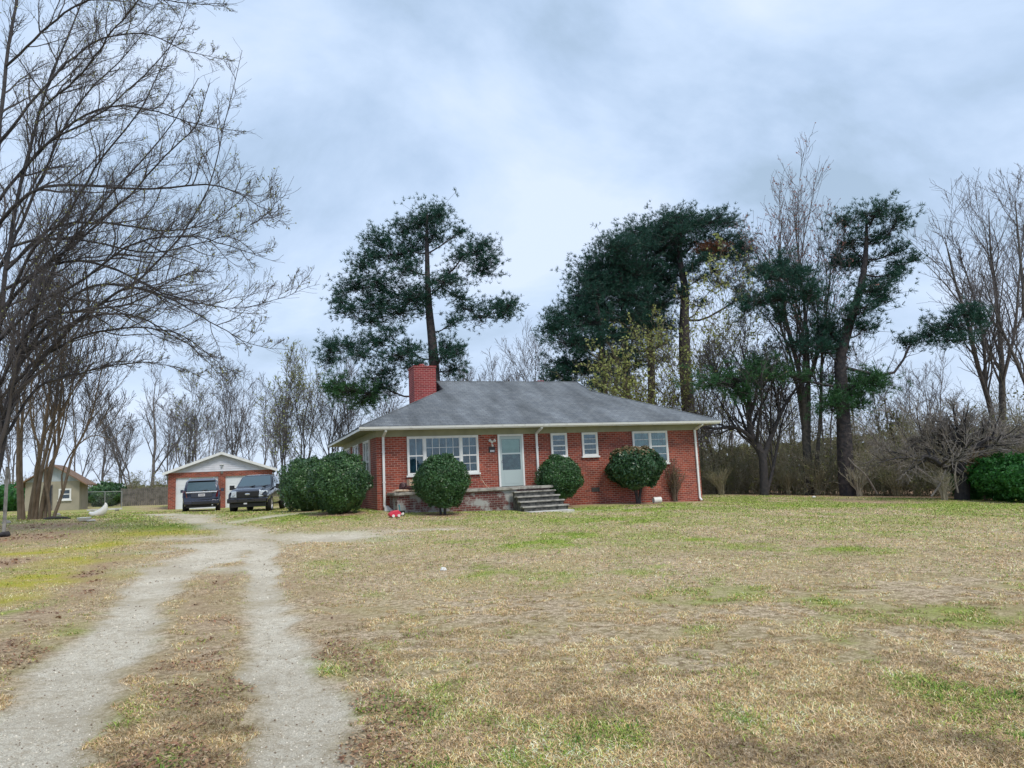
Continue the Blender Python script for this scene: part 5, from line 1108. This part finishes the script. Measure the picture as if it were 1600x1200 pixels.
pine('crooked pine with spreading limbs standing free on the lawn edge', [(1326, 776, .50), (1322, 740, .46), (1320, 700, .44), (1317, 640, .38), (1315, 600, .36), (1313, 560, .32), (1328, 505, .26), (1346, 445, .2), (1353, 390, .14), (1354, 335, .05)],
 [(1355, 342, 30, 12, 370), (1325, 343, 14, 9, 380), (1390, 352, 16, 12, 390), (1338, 372, 24, 11, 395), (1355, 402, 24, 10, 410), (1316, 400, 10, 12, 420), (1333, 410, 12, 8, 420), (1397, 392, 12, 12, 420), (1407, 415, 10, 9, 430), (1393, 430, 12, 7, 440), (1374, 438, 18, 9, 450), (1355, 458, 26, 12, 465), (1330, 488, 26, 12, 500), (1304, 513, 24, 14, 530), (1344, 513, 20, 9, 525), (1317, 540, 20, 9, 550), (1372, 470, 12, 7, 480), (1368, 372, 14, 9, 390), (1420, 410, 6, 5, 425),
  (1508, 488, 20, 9, 575), (1482, 508, 26, 12, 578), (1457, 520, 20, 9, 580), (1431, 534, 16, 7, 578), (1522, 500, 9, 10, 570), (1480, 535, 18, 7, 582), (1500, 520, 12, 8, 580),
  (1219, 412, 16, 12, 530), (1198, 430, 18, 13, 545), (1232, 442, 24, 13, 545), (1185, 470, 20, 10, 560), (1210, 472, 22, 11, 555), (1163, 484, 12, 9, 570), (1249, 465, 22, 11, 550), (1272, 466, 12, 11, 545), (1240, 432, 12, 9, 540), (1222, 492, 16, 8, 560),
  (1246, 532, 28, 7, 565), (1280, 541, 22, 8, 565), (1288, 505, 12, 8, 540), (1142, 594, 32, 8, 608, None, 1), (1182, 582, 26, 12, 605, None, 1), (1200, 566, 18, 10, 600, None, 1), (1117, 601, 12, 5, 610, None, 1), (1160, 616, 16, 8, 615, None, 1), (1230, 590, 16, 6, 605, None, 1),
  (1348, 598, 28, 10, 612, None, 1), (1322, 615, 26, 11, 625, None, 1), (1366, 594, 12, 8, 612, None, 1), (1296, 633, 14, 9, 640, None, 1), (1340, 630, 14, 7, 640, None, 1)],
 406, 42, PM, dens=1.35, dep=.8, cs=1.06)
# sapling pines low in the wood
# --- maple, forked tree, gnarled tree, tall bare trees
Yc = 44.0
bare_tree(W(1262, 772, Yc)[0], Yc, 19, 'tall slim maple with reddish buds at its top left of the crooked pine', 51, path=[
  PW([(1262, 776, .34), (1262, 730, .28), (1258, 680, .25), (1257, 630, .22), (1244, 560, .17), (1228, 502, .14), (1217, 420, .09), (1222, 340, .03)], Yc),
  PW([(1266, 776, .26), (1262, 700, .22), (1263, 630, .18), (1262, 560, .14), (1258, 490, .11), (1250, 420, .08), (1240, 330, .03)], Yc, .8),
  PW([(1272, 776, .18), (1276, 720, .15), (1282, 650, .12), (1284, 560, .10), (1292, 480, .07), (1300, 400, .03)], Yc, -.8),
  PW([(1258, 690, .14), (1245, 600, .11), (1230, 540, .09), (1205, 470, .07), (1185, 400, .03)], Yc, 1.2)], bark='bark', pr=.85, n=(14, 8, 5), t0=.38, up=.35, ang=28, spread=.34, twig='twig_far', twr=.009, buds=2600, bud='bud_red', budsize=.085, budt=.5)
bare_tree(W(1195, 774, 43)[0], 43, 8, 'low dark tree forking into bent limbs right of the house corner', 52, path=[
  PW([(1194, 776, .27), (1193, 740, .25), (1191, 712, .24), (1180, 690, .20), (1170, 665, .17), (1171, 620, .13), (1165, 570, .08), (1155, 530, .03)], 43),
  PW([(1192, 716, .18), (1202, 690, .15), (1216, 655, .12), (1228, 630, .09), (1250, 600, .05), (1275, 590, .02)], 43, 1),
  PW([(1180, 690, .14), (1155, 670, .11), (1130, 668, .08), (1108, 675, .05), (1090, 690, .02)], 43, -1),
  PW([(1171, 640, .11), (1150, 610, .09), (1125, 590, .06), (1105, 560, .02)], 43, .5),
  PW([(1196, 776, .13), (1206, 740, .10), (1214, 700, .08), (1222, 660, .05), (1235, 620, .02)], 43, 1.5)], bark='bark_dark', n=(13, 8, 6), t0=.25, up=.25, ang=42, twr=.010, buds=500, bud='leaf_spring', budsize=.09)
Yg = 36.0
gn = bare_tree(W(1503, 782, Yg)[0], Yg, 4, 'dark gnarled broken tree with low drooping pale twigs at the lawn edge', 53, path=[
  PW([(1503, 786, .36), (1505, 750, .31), (1508, 725, .28), (1506, 705, .22), (1500, 690, .17), (1498, 672, .13), (1493, 662, .05)], Yg),
  PW([(1508, 722, .2), (1516, 708, .16), (1530, 694, .12), (1545, 686, .09), (1570, 684, .05), (1605, 678, .02)], Yg, -.6),
  PW([(1504, 742, .2), (1488, 735, .16), (1470, 727, .13), (1453, 714, .10), (1430, 714, .07), (1400, 716, .04), (1370, 724, .02)], Yg, -1.0),
  PW([(1505, 730, .14), (1490, 715, .10), (1478, 700, .08), (1455, 690, .05), (1420, 688, .025)], Yg, 1.0),
  PW([(1500, 695, .09), (1490, 686, .07), (1484, 690, .04), (1478, 684, .02)], Yg, .4)], bark='bark_dark', twig='twig_pale', n=(22, 9, 6), t0=.2, up=.05, ang=50, twr=.010)
# hanging dead vines and leaning dead limbs
def sticks(name, pathlist, Y, label, m='twig_pale', cat_='branch', group=None):
    P = np.array([resample(PW(l, Y, yo), 9)[:, :3] for l, yo in pathlist]); R_ = np.array([resample(PW(l, Y, yo), 9)[:, 3] for l, yo in pathlist]); base = P[0, 0]
    t = empty(name, tuple(map(float, base)), 0, label, cat_, group); V_, q = tubes(P, R_, 6); npmesh('limb', V_ - base, quads=q, material=m, parent=t, smooth=True)
sticks('dead_limb', [([(1455, 776, .05), (1468, 758, .05), (1478, 734, .04)], 0)], 35.3, 'pale dead limb leaning against the gnarled tree from the left')
sticks('dead_limb', [([(1497, 770, .05), (1492, 745, .05), (1496, 715, .04), (1503, 700, .03)], 0)], 35.2, 'pale vine stem hanging down the front of the gnarled trunk')
sticks('dead_limb', [([(1371, 772, .05), (1352, 742, .06), (1334, 726, .05), (1325, 715, .03)], 0)], 40.8, 'pale broken limb leaning on the crooked pine trunk')
Yr = 46
bare_tree(W(1556, 770, Yr)[0], Yr, 19, 'tall bare tree leaning left above the gnarled tree', 54, path=[PW([(1562, 776, .26), (1553, 664, .22), (1540, 610, .2), (1525, 562, .17), (1512, 502, .14), (1492, 439, .09), (1476, 370, .03)], Yr), PW([(1540, 610, .14), (1537, 540, .12), (1520, 460, .09), (1500, 400, .03)], Yr, 1)], pr=.8, n=(15, 8, 5), t0=.22, up=.25, ang=34, spread=.32, twig='twig_far', twr=.009, group='tall bare trees at the right edge')
bare_tree(W(1567, 770, 48)[0], 48, 20, 'tall straight bare tree with pale trunk near the right edge', 55, path=[PW([(1568, 776, .36), (1566, 664, .30), (1566, 600, .26), (1564, 545, .2), (1556, 460, .14), (1548, 400, .09), (1545, 325, .03)], 48), PW([(1566, 600, .14), (1585, 520, .12), (1592, 440, .09), (1600, 350, .03)], 48, 1)], bark='bark', pr=.75, n=(15, 8, 5), t0=.22, up=.25, ang=32, spread=.30, twig='twig_far', twr=.009, group='tall bare trees at the right edge')
bare_tree(W(1612, 770, 44)[0], 44, 19, 'tall bare tree cut off by the right edge of the picture', 56, path=[PW([(1622, 776, .34), (1618, 660, .28), (1612, 560, .2), (1600, 460, .13), (1592, 380, .08), (1586, 310, .03)], 44), PW([(1618, 640, .14), (1590, 570, .12), (1560, 500, .07), (1535, 430, .03)], 44, -1), PW([(1620, 700, .12), (1650, 560, .12), (1660, 440, .07), (1655, 330, .03)], 44, 1)], pr=.8, n=(15, 8, 5), t0=.2, up=.25, ang=32, spread=.30, twig='twig_far', twr=.009, group='tall bare trees at the right edge')
G3 = 'slender trees in the right wood'
for k, (px, Y, ty, st, lb, bd) in enumerate([(1345, 56, 470, 2, 'slender bare tree seen through the right limb of the crooked pine', None), (1395, 58, 560, 3, 'slender bare tree between the crooked pine and the gnarled tree', None), (1440, 60, 575, 3, 'hazy bare tree left of the gnarled tree', None), (1470, 62, 560, 3, 'hazy bare tree straight above the gnarled tree', None), (1150, 56, 540, 2, 'slender bare tree above the low green pine branch', None), (1215, 52, 520, 2, 'slender bare tree just left of the maple trunk', None), (1300, 54, 500, 2, 'slender bare tree between the maple and the crooked pine', None), (1415, 50, 640, 2, 'young olive leaved tree left of the gnarled tree', 'leaf_olive'), (1120, 60, 590, 3, 'slender bare tree right behind the house eave', None), (1245, 60, 560, 2, 'thin bare tree behind the maple', None)]):
    x = px_at(px, Y); z = zs(x, Y); bare_tree(x, Y, W(px, ty, Y)[2] - z, lb, 360 + k, (rng.uniform(-.6, .6), 0), st, .3, 'bark_far', 'twig_far', (11, 6, 4), rad=.10, t0=.2, up=.22, ang=38, twr=.009, buds=800 if bd else 0, bud=bd or 'bud', budsize=.12, group=G3)

# --- thickets (stuff)
def thicket(name, x0, x1, y0, y1, h0, h1, n, label, seed, mats=('twig_brown', 'twig_pale'), leaf=None, nl=0, cat_='brush', rad=.016, yf=None, leafsize=.1):
    r = np.random.default_rng(seed); X = r.uniform(x0, x1, n); Y = (y0 + (y1 - y0) * r.random(n) ** 1.2) + (0 if yf is None else yf(X)); Z = zg(X, Y); h = r.uniform(h0, h1, n) * (.35 + 1.2 * fbm(X, Y, .45, seed, 3)); K = 7
    root = empty(name, (x0, y0, 0), 0, label, cat_); root['kind'] = 'stuff'; o = np.array([x0, y0, 0])
    b = np.stack([X, Y, Z - .1], 1); e_ = b + np.stack([r.normal(size=n) * h * .22, r.normal(size=n) * h * .2, h], 1); t = np.linspace(0, 1, K)[None, :, None]
    P = b[:, None] + (e_ - b)[:, None] * t + np.cumsum(r.normal(size=(n, K, 3)) * .05, 1) * t; R_ = (rad * (.5 + r.random(n)))[:, None] * np.linspace(1, .4, K)[None]
    A, RA = kids(P, R_, 8, .05, 1, .38, 48, 5, .12, .2, .6, .4, r=r)
    B_, RB = kids(A, RA, 4, .15, 1, .5, 42, 4, 0, .2, .6, .5, r=r)
    half_ = len(B_) // 2
    def p_(nm, a, m): npmesh(nm, a[0] - o, quads=a[1], material=m, parent=root)
    p_('stems', cat([tubes(P, R_, 4), tubes(A, minr(RA, .009), 3), tubes(B_[:half_], minr(RB[:half_], .008), 3)]), mats[0]); p_('twigs', tubes(B_[half_:], minr(RB[half_:], .008), 3), mats[1])
    if leaf: p_('leaves', specks(A, nl, leafsize, r, 1.4, .2, .06), leaf)
    return root
yfr = lambda X: -np.clip(X - 14, 0, 20) * .75
M['twig_wood'] = mat('twig_wood', (.29, .25, .165), .9, noise=(.6, (.17, .18, .10), .4, .65))
M['twig_wood_pale'] = mat('twig_wood_pale', (.48, .43, .34), .9, noise=(.6, (.27, .25, .19), .4, .65))
thicket('brush_thicket', 8, 30, 46, 51, .9, 3.6, 1100, 'tangled brown brush along the right edge of the lawn behind the pine trunks', 61, ('twig_wood', 'twig_wood_pale'), 'leaf_olive', 9000, yf=yfr)
thicket('wood', 6, 48, 53, 66, 1.6, 6.6, 1000, 'dense bare wood behind the brush on the right', 62, ('twig_wood', 'twig'), 'leaf_olive', 12000, yf=lambda X: -np.clip(X - 20, 0, 20) * .4, cat_='wood', rad=.03, leafsize=.14)
thicket('brush_thicket', -56, -24, 60, 66, 1.2, 2.6, 600, 'low greenish brush behind the picket fence and the shed', 63, ('twig_wood', 'twig_wood_pale'), 'leaf_olive', 9000)
thicket('brush_thicket', -24, -8, 60, 66, 1.2, 2.4, 300, 'low brush between the garage and the house', 65, ('twig_wood', 'twig_wood_pale'), 'leaf_olive', 3000)
# far tree line closing the horizon
def far_line():
    r = np.random.default_rng(9); n = 26000; X = r.uniform(-170, 200, n); Y = 118 + 14 * r.random(n); Y = Y - np.clip(X - 30, 0, 80) * .35
    H_ = (4.5 + 3.5 * fbm(X, Y * 0, .06, 5, 4)) * np.where(X > 10, .9, .38); Z = zg(X, Y) + H_ * r.random(n) ** .8
    V_, q = leafquads(np.stack([X, Y, Z], 1), .9, r, 1.2); npmesh('far_wood', V_, quads=q, material='leaf_olive').__setitem__('kind', 'stuff')
far_line(); o = bpy.data.objects['far_wood']; o['label'] = 'low olive line of far woodland closing the horizon'; o['category'] = 'wood'
# hedge left, bright shrub right
for k, (px, Y, rx, lb) in enumerate([(22, 50, 2.4, 'dark green hedge bush behind the wooden post at the left edge'), (165, 57, 1.6, 'dark green bush behind the wire fence right of the shed'), (-20, 50, 2.4, 'green hedge bush running out of the left edge')]):
    shrub('hedge_bush', px_at(px, Y), Y, rx, 1.2, 1.0, .85, 4000, lb, 'bright_leaf' if k != 1 else 'hedge_leaf', .12, 80 + k, stems=False, lump=.3)
shrub('evergreen_shrub', px_at(1572, 34.5), 34.5, 1.25, 1.3, 1.15, 1.0, 8000, 'dark green leafy shrub right of the gnarled tree', 'bright_leaf', .085, 91, stems=False, lump=.35)
shrub('evergreen_shrub', px_at(1618, 33.0), 33.0, 1.5, 1.3, 1.15, 1.0, 8000, 'bright green leafy shrub at the right edge of the picture', 'bright_leaf', .085, 92, stems=False, lump=.35)
shrub('ivy_mound', px_at(1522, 36.8), 36.8, 1.0, .9, 1.0, .7, 3500, 'dark green ivy mound at the foot of the gnarled tree', 'bright_leaf', .085, 93, stems=False, lump=.4)
twig_bush(px_at(1545, 35.5), 35.5, 2.5, .8, 'bush with reddish brown dead leaves between gnarled tree and green shrub', 'twig_brown', 'camellia_brown', 1600, 94, 30, leaf=.09)
for k, (px, Y, h, wd, lb) in enumerate([(1345, 41.2, 1.8, 1.1, 'tangle of vines round the foot of the crooked pine'), (1280, 43.2, 2.2, .9, 'tangle of vine stems at the foot of the maple'), (1235, 44.0, 1.6, .9, 'bare bush between the low dark tree and the maple'), (1478, 35.6, 1.6, 1.1, 'tangle of pale dead stems left of the gnarled trunk'), (1405, 40.5, 1.5, 1.2, 'bare brown bush in the middle between pine and gnarled tree'), (1130, 43, 1.7, 1.2, 'bare bush at the lawn edge just right of the house')]):
    twig_bush(px_at(px, Y), Y, h, wd, lb, 'twig_wood_pale' if k in (0, 3) else 'twig_wood', 'leaf_olive', 160, 100 + k, 26, rad=.014, group='bare bushes at the lawn edge')

# ================================================================== GRASS, LEAVES, GRAVEL (stuff)
def sample(n, ymin, ymax, pw, xpad=3.0, seed=1):
    r = np.random.default_rng(seed); u = r.random(n)
    if pw == 1: Y = ymin * (ymax / ymin) ** u
    else: k = 1 - pw; Y = (ymin ** k + (ymax ** k - ymin ** k) * u) ** (1 / k)
    X = (r.random(n) * 2 - 1) * (Y * .80 + xpad); return X, Y
INV = [(HO, HA, -.1, HL + .1, -1.7, HD), ((go[0], 47), HA, 0, GWd, 0, GDp), ((so[0], 46.6), HA, 0, SW, 0, SD_)]
def outside(X, Y):
    ok = np.ones(len(X), bool)
    for (ox, oy), a, u0, u1, v0, v1 in INV:
        u = (X - ox) * math.cos(a) + (Y - oy) * math.sin(a); v = -(X - ox) * math.sin(a) + (Y - oy) * math.cos(a); ok &= ~((u > u0) & (u < u1) & (v > v0) & (v < v1))
    p_ = (X - HO[0]) * math.cos(HA) + (Y - HO[1]) * math.sin(HA); q_ = -(X - HO[0]) * math.sin(HA) + (Y - HO[1]) * math.cos(HA)
    return ok & ~((p_ > 4.9) & (p_ < 7.2) & (q_ > -3.5) & (q_ < 0))
def grass(n, seed, ymin, ymax, pw):
    r = np.random.default_rng(seed); X, Y = sample(n, ymin, ymax, pw, seed=seed); ok = outside(X, Y) & ((Y < 43) | (X < 6)); X, Y = X[ok], Y[ok]; mk = masks(X, Y)
    clump = .6 * fbm(X, Y, 6.5, 3, 3) + .4 * fbm(X, Y, 1.6, 23, 3); keep = r.random(len(X)) < np.clip(1.08 - mk['track'] * 1.3 - mk['litter'] * .25, .02, 1) * np.clip(.85 + (clump - .5) * 3.0, .62, 1)
    X, Y = X[keep], Y[keep]; mk = {k: v[keep] for k, v in mk.items()}; clump = clump[keep]; n = len(X); Z = gzz(X, Y) - .006
    g = np.clip(mk['green'] * .72 + .015 + .15 * np.clip((Y - 7) / 14, 0, 1) * (X > -4) + .22 * np.clip((Y - 20) / 12, 0, 1), 0, .8); isg = r.random(n) < g; ism = (~isg) & (r.random(n) < mk['moss'] * .9)
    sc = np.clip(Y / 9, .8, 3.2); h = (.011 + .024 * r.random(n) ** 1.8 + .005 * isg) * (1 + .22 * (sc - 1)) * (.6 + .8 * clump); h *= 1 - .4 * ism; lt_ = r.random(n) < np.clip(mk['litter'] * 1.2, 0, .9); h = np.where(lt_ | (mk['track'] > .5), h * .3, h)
    wd = (.0014 + .0019 * r.random(n)) * sc * (1 + .5 * isg); az = r.random(n) * 6.283; lean = (.6 + 2.2 * r.random(n)) * h + lt_ * (.01 + .02 * r.random(n))
    dx, dy = np.cos(az) * lean, np.sin(az) * lean; a2 = az + 1.57 + r.normal(size=n) * .5; sx, sy = np.cos(a2) * wd, np.sin(a2) * wd
    b = np.stack([X, Y, Z], 1); s = np.stack([sx, sy, 0 * sx], 1); m1 = b + np.stack([dx * .4, dy * .4, h * .65], 1); tp = b + np.stack([dx, dy, h * .85], 1)
    V_ = np.stack([b - s, b + s, m1 + s * .8, m1 - s * .8, tp], 1).reshape(-1, 3); k = np.arange(n)[:, None] * 5
    c0 = np.array([(.74, .62, .40), (.56, .44, .25), (.30, .20, .10), (.86, .77, .56), (.42, .37, .14), (.20, .14, .07), (.64, .50, .32)])[r.integers(0, 7, n)]
    cg = np.array([(.19, .30, .04), (.30, .42, .06), (.42, .48, .12), (.11, .19, .03)])[r.integers(0, 4, n)]; cm = np.array([(.46, .42, .06), (.36, .34, .06), (.52, .46, .13)])[r.integers(0, 3, n)]
    mot = np.clip(.36 + 2.5 * (.55 * fbm(X, Y, 4.5, 13, 3) + .45 * fbm(X, Y, 1.1, 63, 3) - .28), .34, 1.35); c0 = np.minimum(c0 * mot[:, None] * np.array([1.32, 1.13, .98]), .95)
    c0 = np.where(isg[:, None], cg, np.where(ism[:, None], cm, c0)) * (.8 + .4 * r.random(n))[:, None]
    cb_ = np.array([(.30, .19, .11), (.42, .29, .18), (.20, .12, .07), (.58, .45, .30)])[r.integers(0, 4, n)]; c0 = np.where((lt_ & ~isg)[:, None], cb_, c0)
    o = npmesh('grass', V_, tris=(k + np.array([3, 2, 4])), quads=(k + np.array([0, 1, 2, 3])), material='blade', color=np.repeat(c0, 5, 0)); o['kind'] = 'stuff'; return o
M['blade'] = mat('grass_blade', (.5, .5, .5), .7, attr='tint', spec=.2)
o = grass(1100000, 1, 2.6, 10, 1.0); o['label'] = 'short dry straw coloured grass of the foreground lawn with green tufts'; o['category'] = 'grass'
o = grass(560000, 2, 10, 44, .9); o['label'] = 'dormant lawn grass reaching back to the house and wood'; o['category'] = 'grass'
# taller weeds tufts
def weeds(n, seed):
    r = np.random.default_rng(seed); X, Y = sample(n * 6, 3, 34, 1.2, seed=seed); mk = masks(X, Y); ok = (mk['track'] < .15) & outside(X, Y) & (r.random(len(X)) < .06 + .5 * mk['green']); X, Y = X[ok][:n], Y[ok][:n]; n = len(X); k = 16
    Xr = np.repeat(X, k) + r.normal(size=n * k) * .05; Yr_ = np.repeat(Y, k) + r.normal(size=n * k) * .05; Z = gzz(Xr, Yr_) - .01; h = (.025 + .035 * r.random(n * k)); az = r.random(n * k) * 6.28; l = h * r.random(n * k) * 1.1
    b = np.stack([Xr, Yr_, Z], 1); wd = .0035 * np.clip(Yr_ / 8, 1, 3); s = np.stack([np.cos(az + 1.5) * wd, np.sin(az + 1.5) * wd, 0 * az], 1); m1 = b + np.stack([np.cos(az) * l * .4, np.sin(az) * l * .4, h * .6], 1); tp = b + np.stack([np.cos(az) * l, np.sin(az) * l, h * .9], 1)
    V_ = np.stack([b - s, b + s, m1 + s, m1 - s, tp], 1).reshape(-1, 3); q = np.arange(n * k)[:, None] * 5; c = np.array([(.07, .17, .025), (.13, .26, .04), (.19, .30, .06)])[r.integers(0, 3, n)]
    o = npmesh('weeds', V_, tris=q + np.array([3, 2, 4]), quads=q + np.array([0, 1, 2, 3]), material='blade', color=np.repeat(c, 5 * k, 0)); o['kind'] = 'stuff'; o['label'] = 'small green weed tufts dotted over the dry lawn'; o['category'] = 'weeds'
weeds(650, 12)
M['deadleaf'] = mat('dead_leaf', (.4, .3, .2), .8, attr='tint', spec=.2)
def dead_leaves(n, seed):
    r = np.random.default_rng(seed); X, Y = sample(n * 3, 2.5, 30, 1.2, seed=seed); mk = masks(X, Y); ok = outside(X, Y) & (r.random(len(X)) < +.06 + .12 * (X < 2) + .9 * mk['litter'] ** 1.3 + .03 * (X < 0)); ok &= mk['track'] < .25 + .75 * r.random(len(X)); X, Y = X[ok], Y[ok]; m = len(X)
    c = np.stack([X, Y, gzz(X, Y) + .008 + .012 * r.random(m)], 1); V_, q = leafquads(c, .021 + .012 * np.clip(np.median(Y) / 10, 0, 1), r, 1.4, nrmdir=np.tile([0, 0, 1.], (m, 1)), jit=.35)
    sc = np.repeat(np.clip(Y / 8, .8, 2.2), 4)[:, None]; cc = np.repeat(c, 4, 0); V_ = cc + (V_ - cc) * sc
    col = np.array([(.26, .15, .08), (.36, .23, .13), (.16, .09, .06), (.46, .34, .22), (.30, .16, .10)])[r.integers(0, 5, m)]
    o = npmesh('dead_leaves', V_, quads=q, material='deadleaf', color=np.repeat(col, 4, 0)); o['kind'] = 'stuff'; o['label'] = 'brown dead leaves scattered along the verges and left bank'; o['category'] = 'leaves'
dead_leaves(60000, 5)
def gravel(n, seed):
    r = np.random.default_rng(seed); X, Y = sample(n * 2, 2.5, 22, 1.6, seed=seed); X = X[X < 2]; Y = Y[:len(X)] if False else Y
    X, Y = sample(n * 2, 2.5, 22, 1.6, seed=seed); mk = masks(X, Y); ok = (r.random(len(X)) < .02 + mk['track'] ** 1.2) & outside(X, Y); X, Y = X[ok], Y[ok]; m = len(X); s = (.0035 + .008 * r.random(m) ** 3.5) * np.clip(Y / 7, .8, 2)
    c = np.stack([X, Y, gzz(X, Y) + s * .35], 1); o8 = np.array([(1, 0, 0), (-1, 0, 0), (0, 1, 0), (0, -1, 0), (0, 0, .8), (0, 0, -.8)], float)
    V_ = c[:, None] + (o8 + r.normal(size=(m, 6, 3)) * .25) * s[:, None, None]; f8 = np.array([(0, 2, 4), (2, 1, 4), (1, 3, 4), (3, 0, 4), (2, 0, 5), (1, 2, 5), (3, 1, 5), (0, 3, 5)])
    T = (np.arange(m)[:, None, None] * 6 + f8).reshape(-1, 3); g = (.36 + .38 * r.random(m))[:, None] * np.array([1.2, 1.1, .92]); dk = r.random(m) < .15; g[dk] *= np.array([.45, .38, .32])
    o = npmesh('gravel', V_.reshape(-1, 3), tris=T, material='deadleaf', color=np.repeat(g, 6, 0)); o['kind'] = 'stuff'; o['label'] = 'pale loose gravel in the two wheel tracks of the drive'; o['category'] = 'gravel'
gravel(60000, 8)
print('objects', len(bpy.data.objects), 'faces', sum(len(m.polygons) for m in bpy.data.meshes))
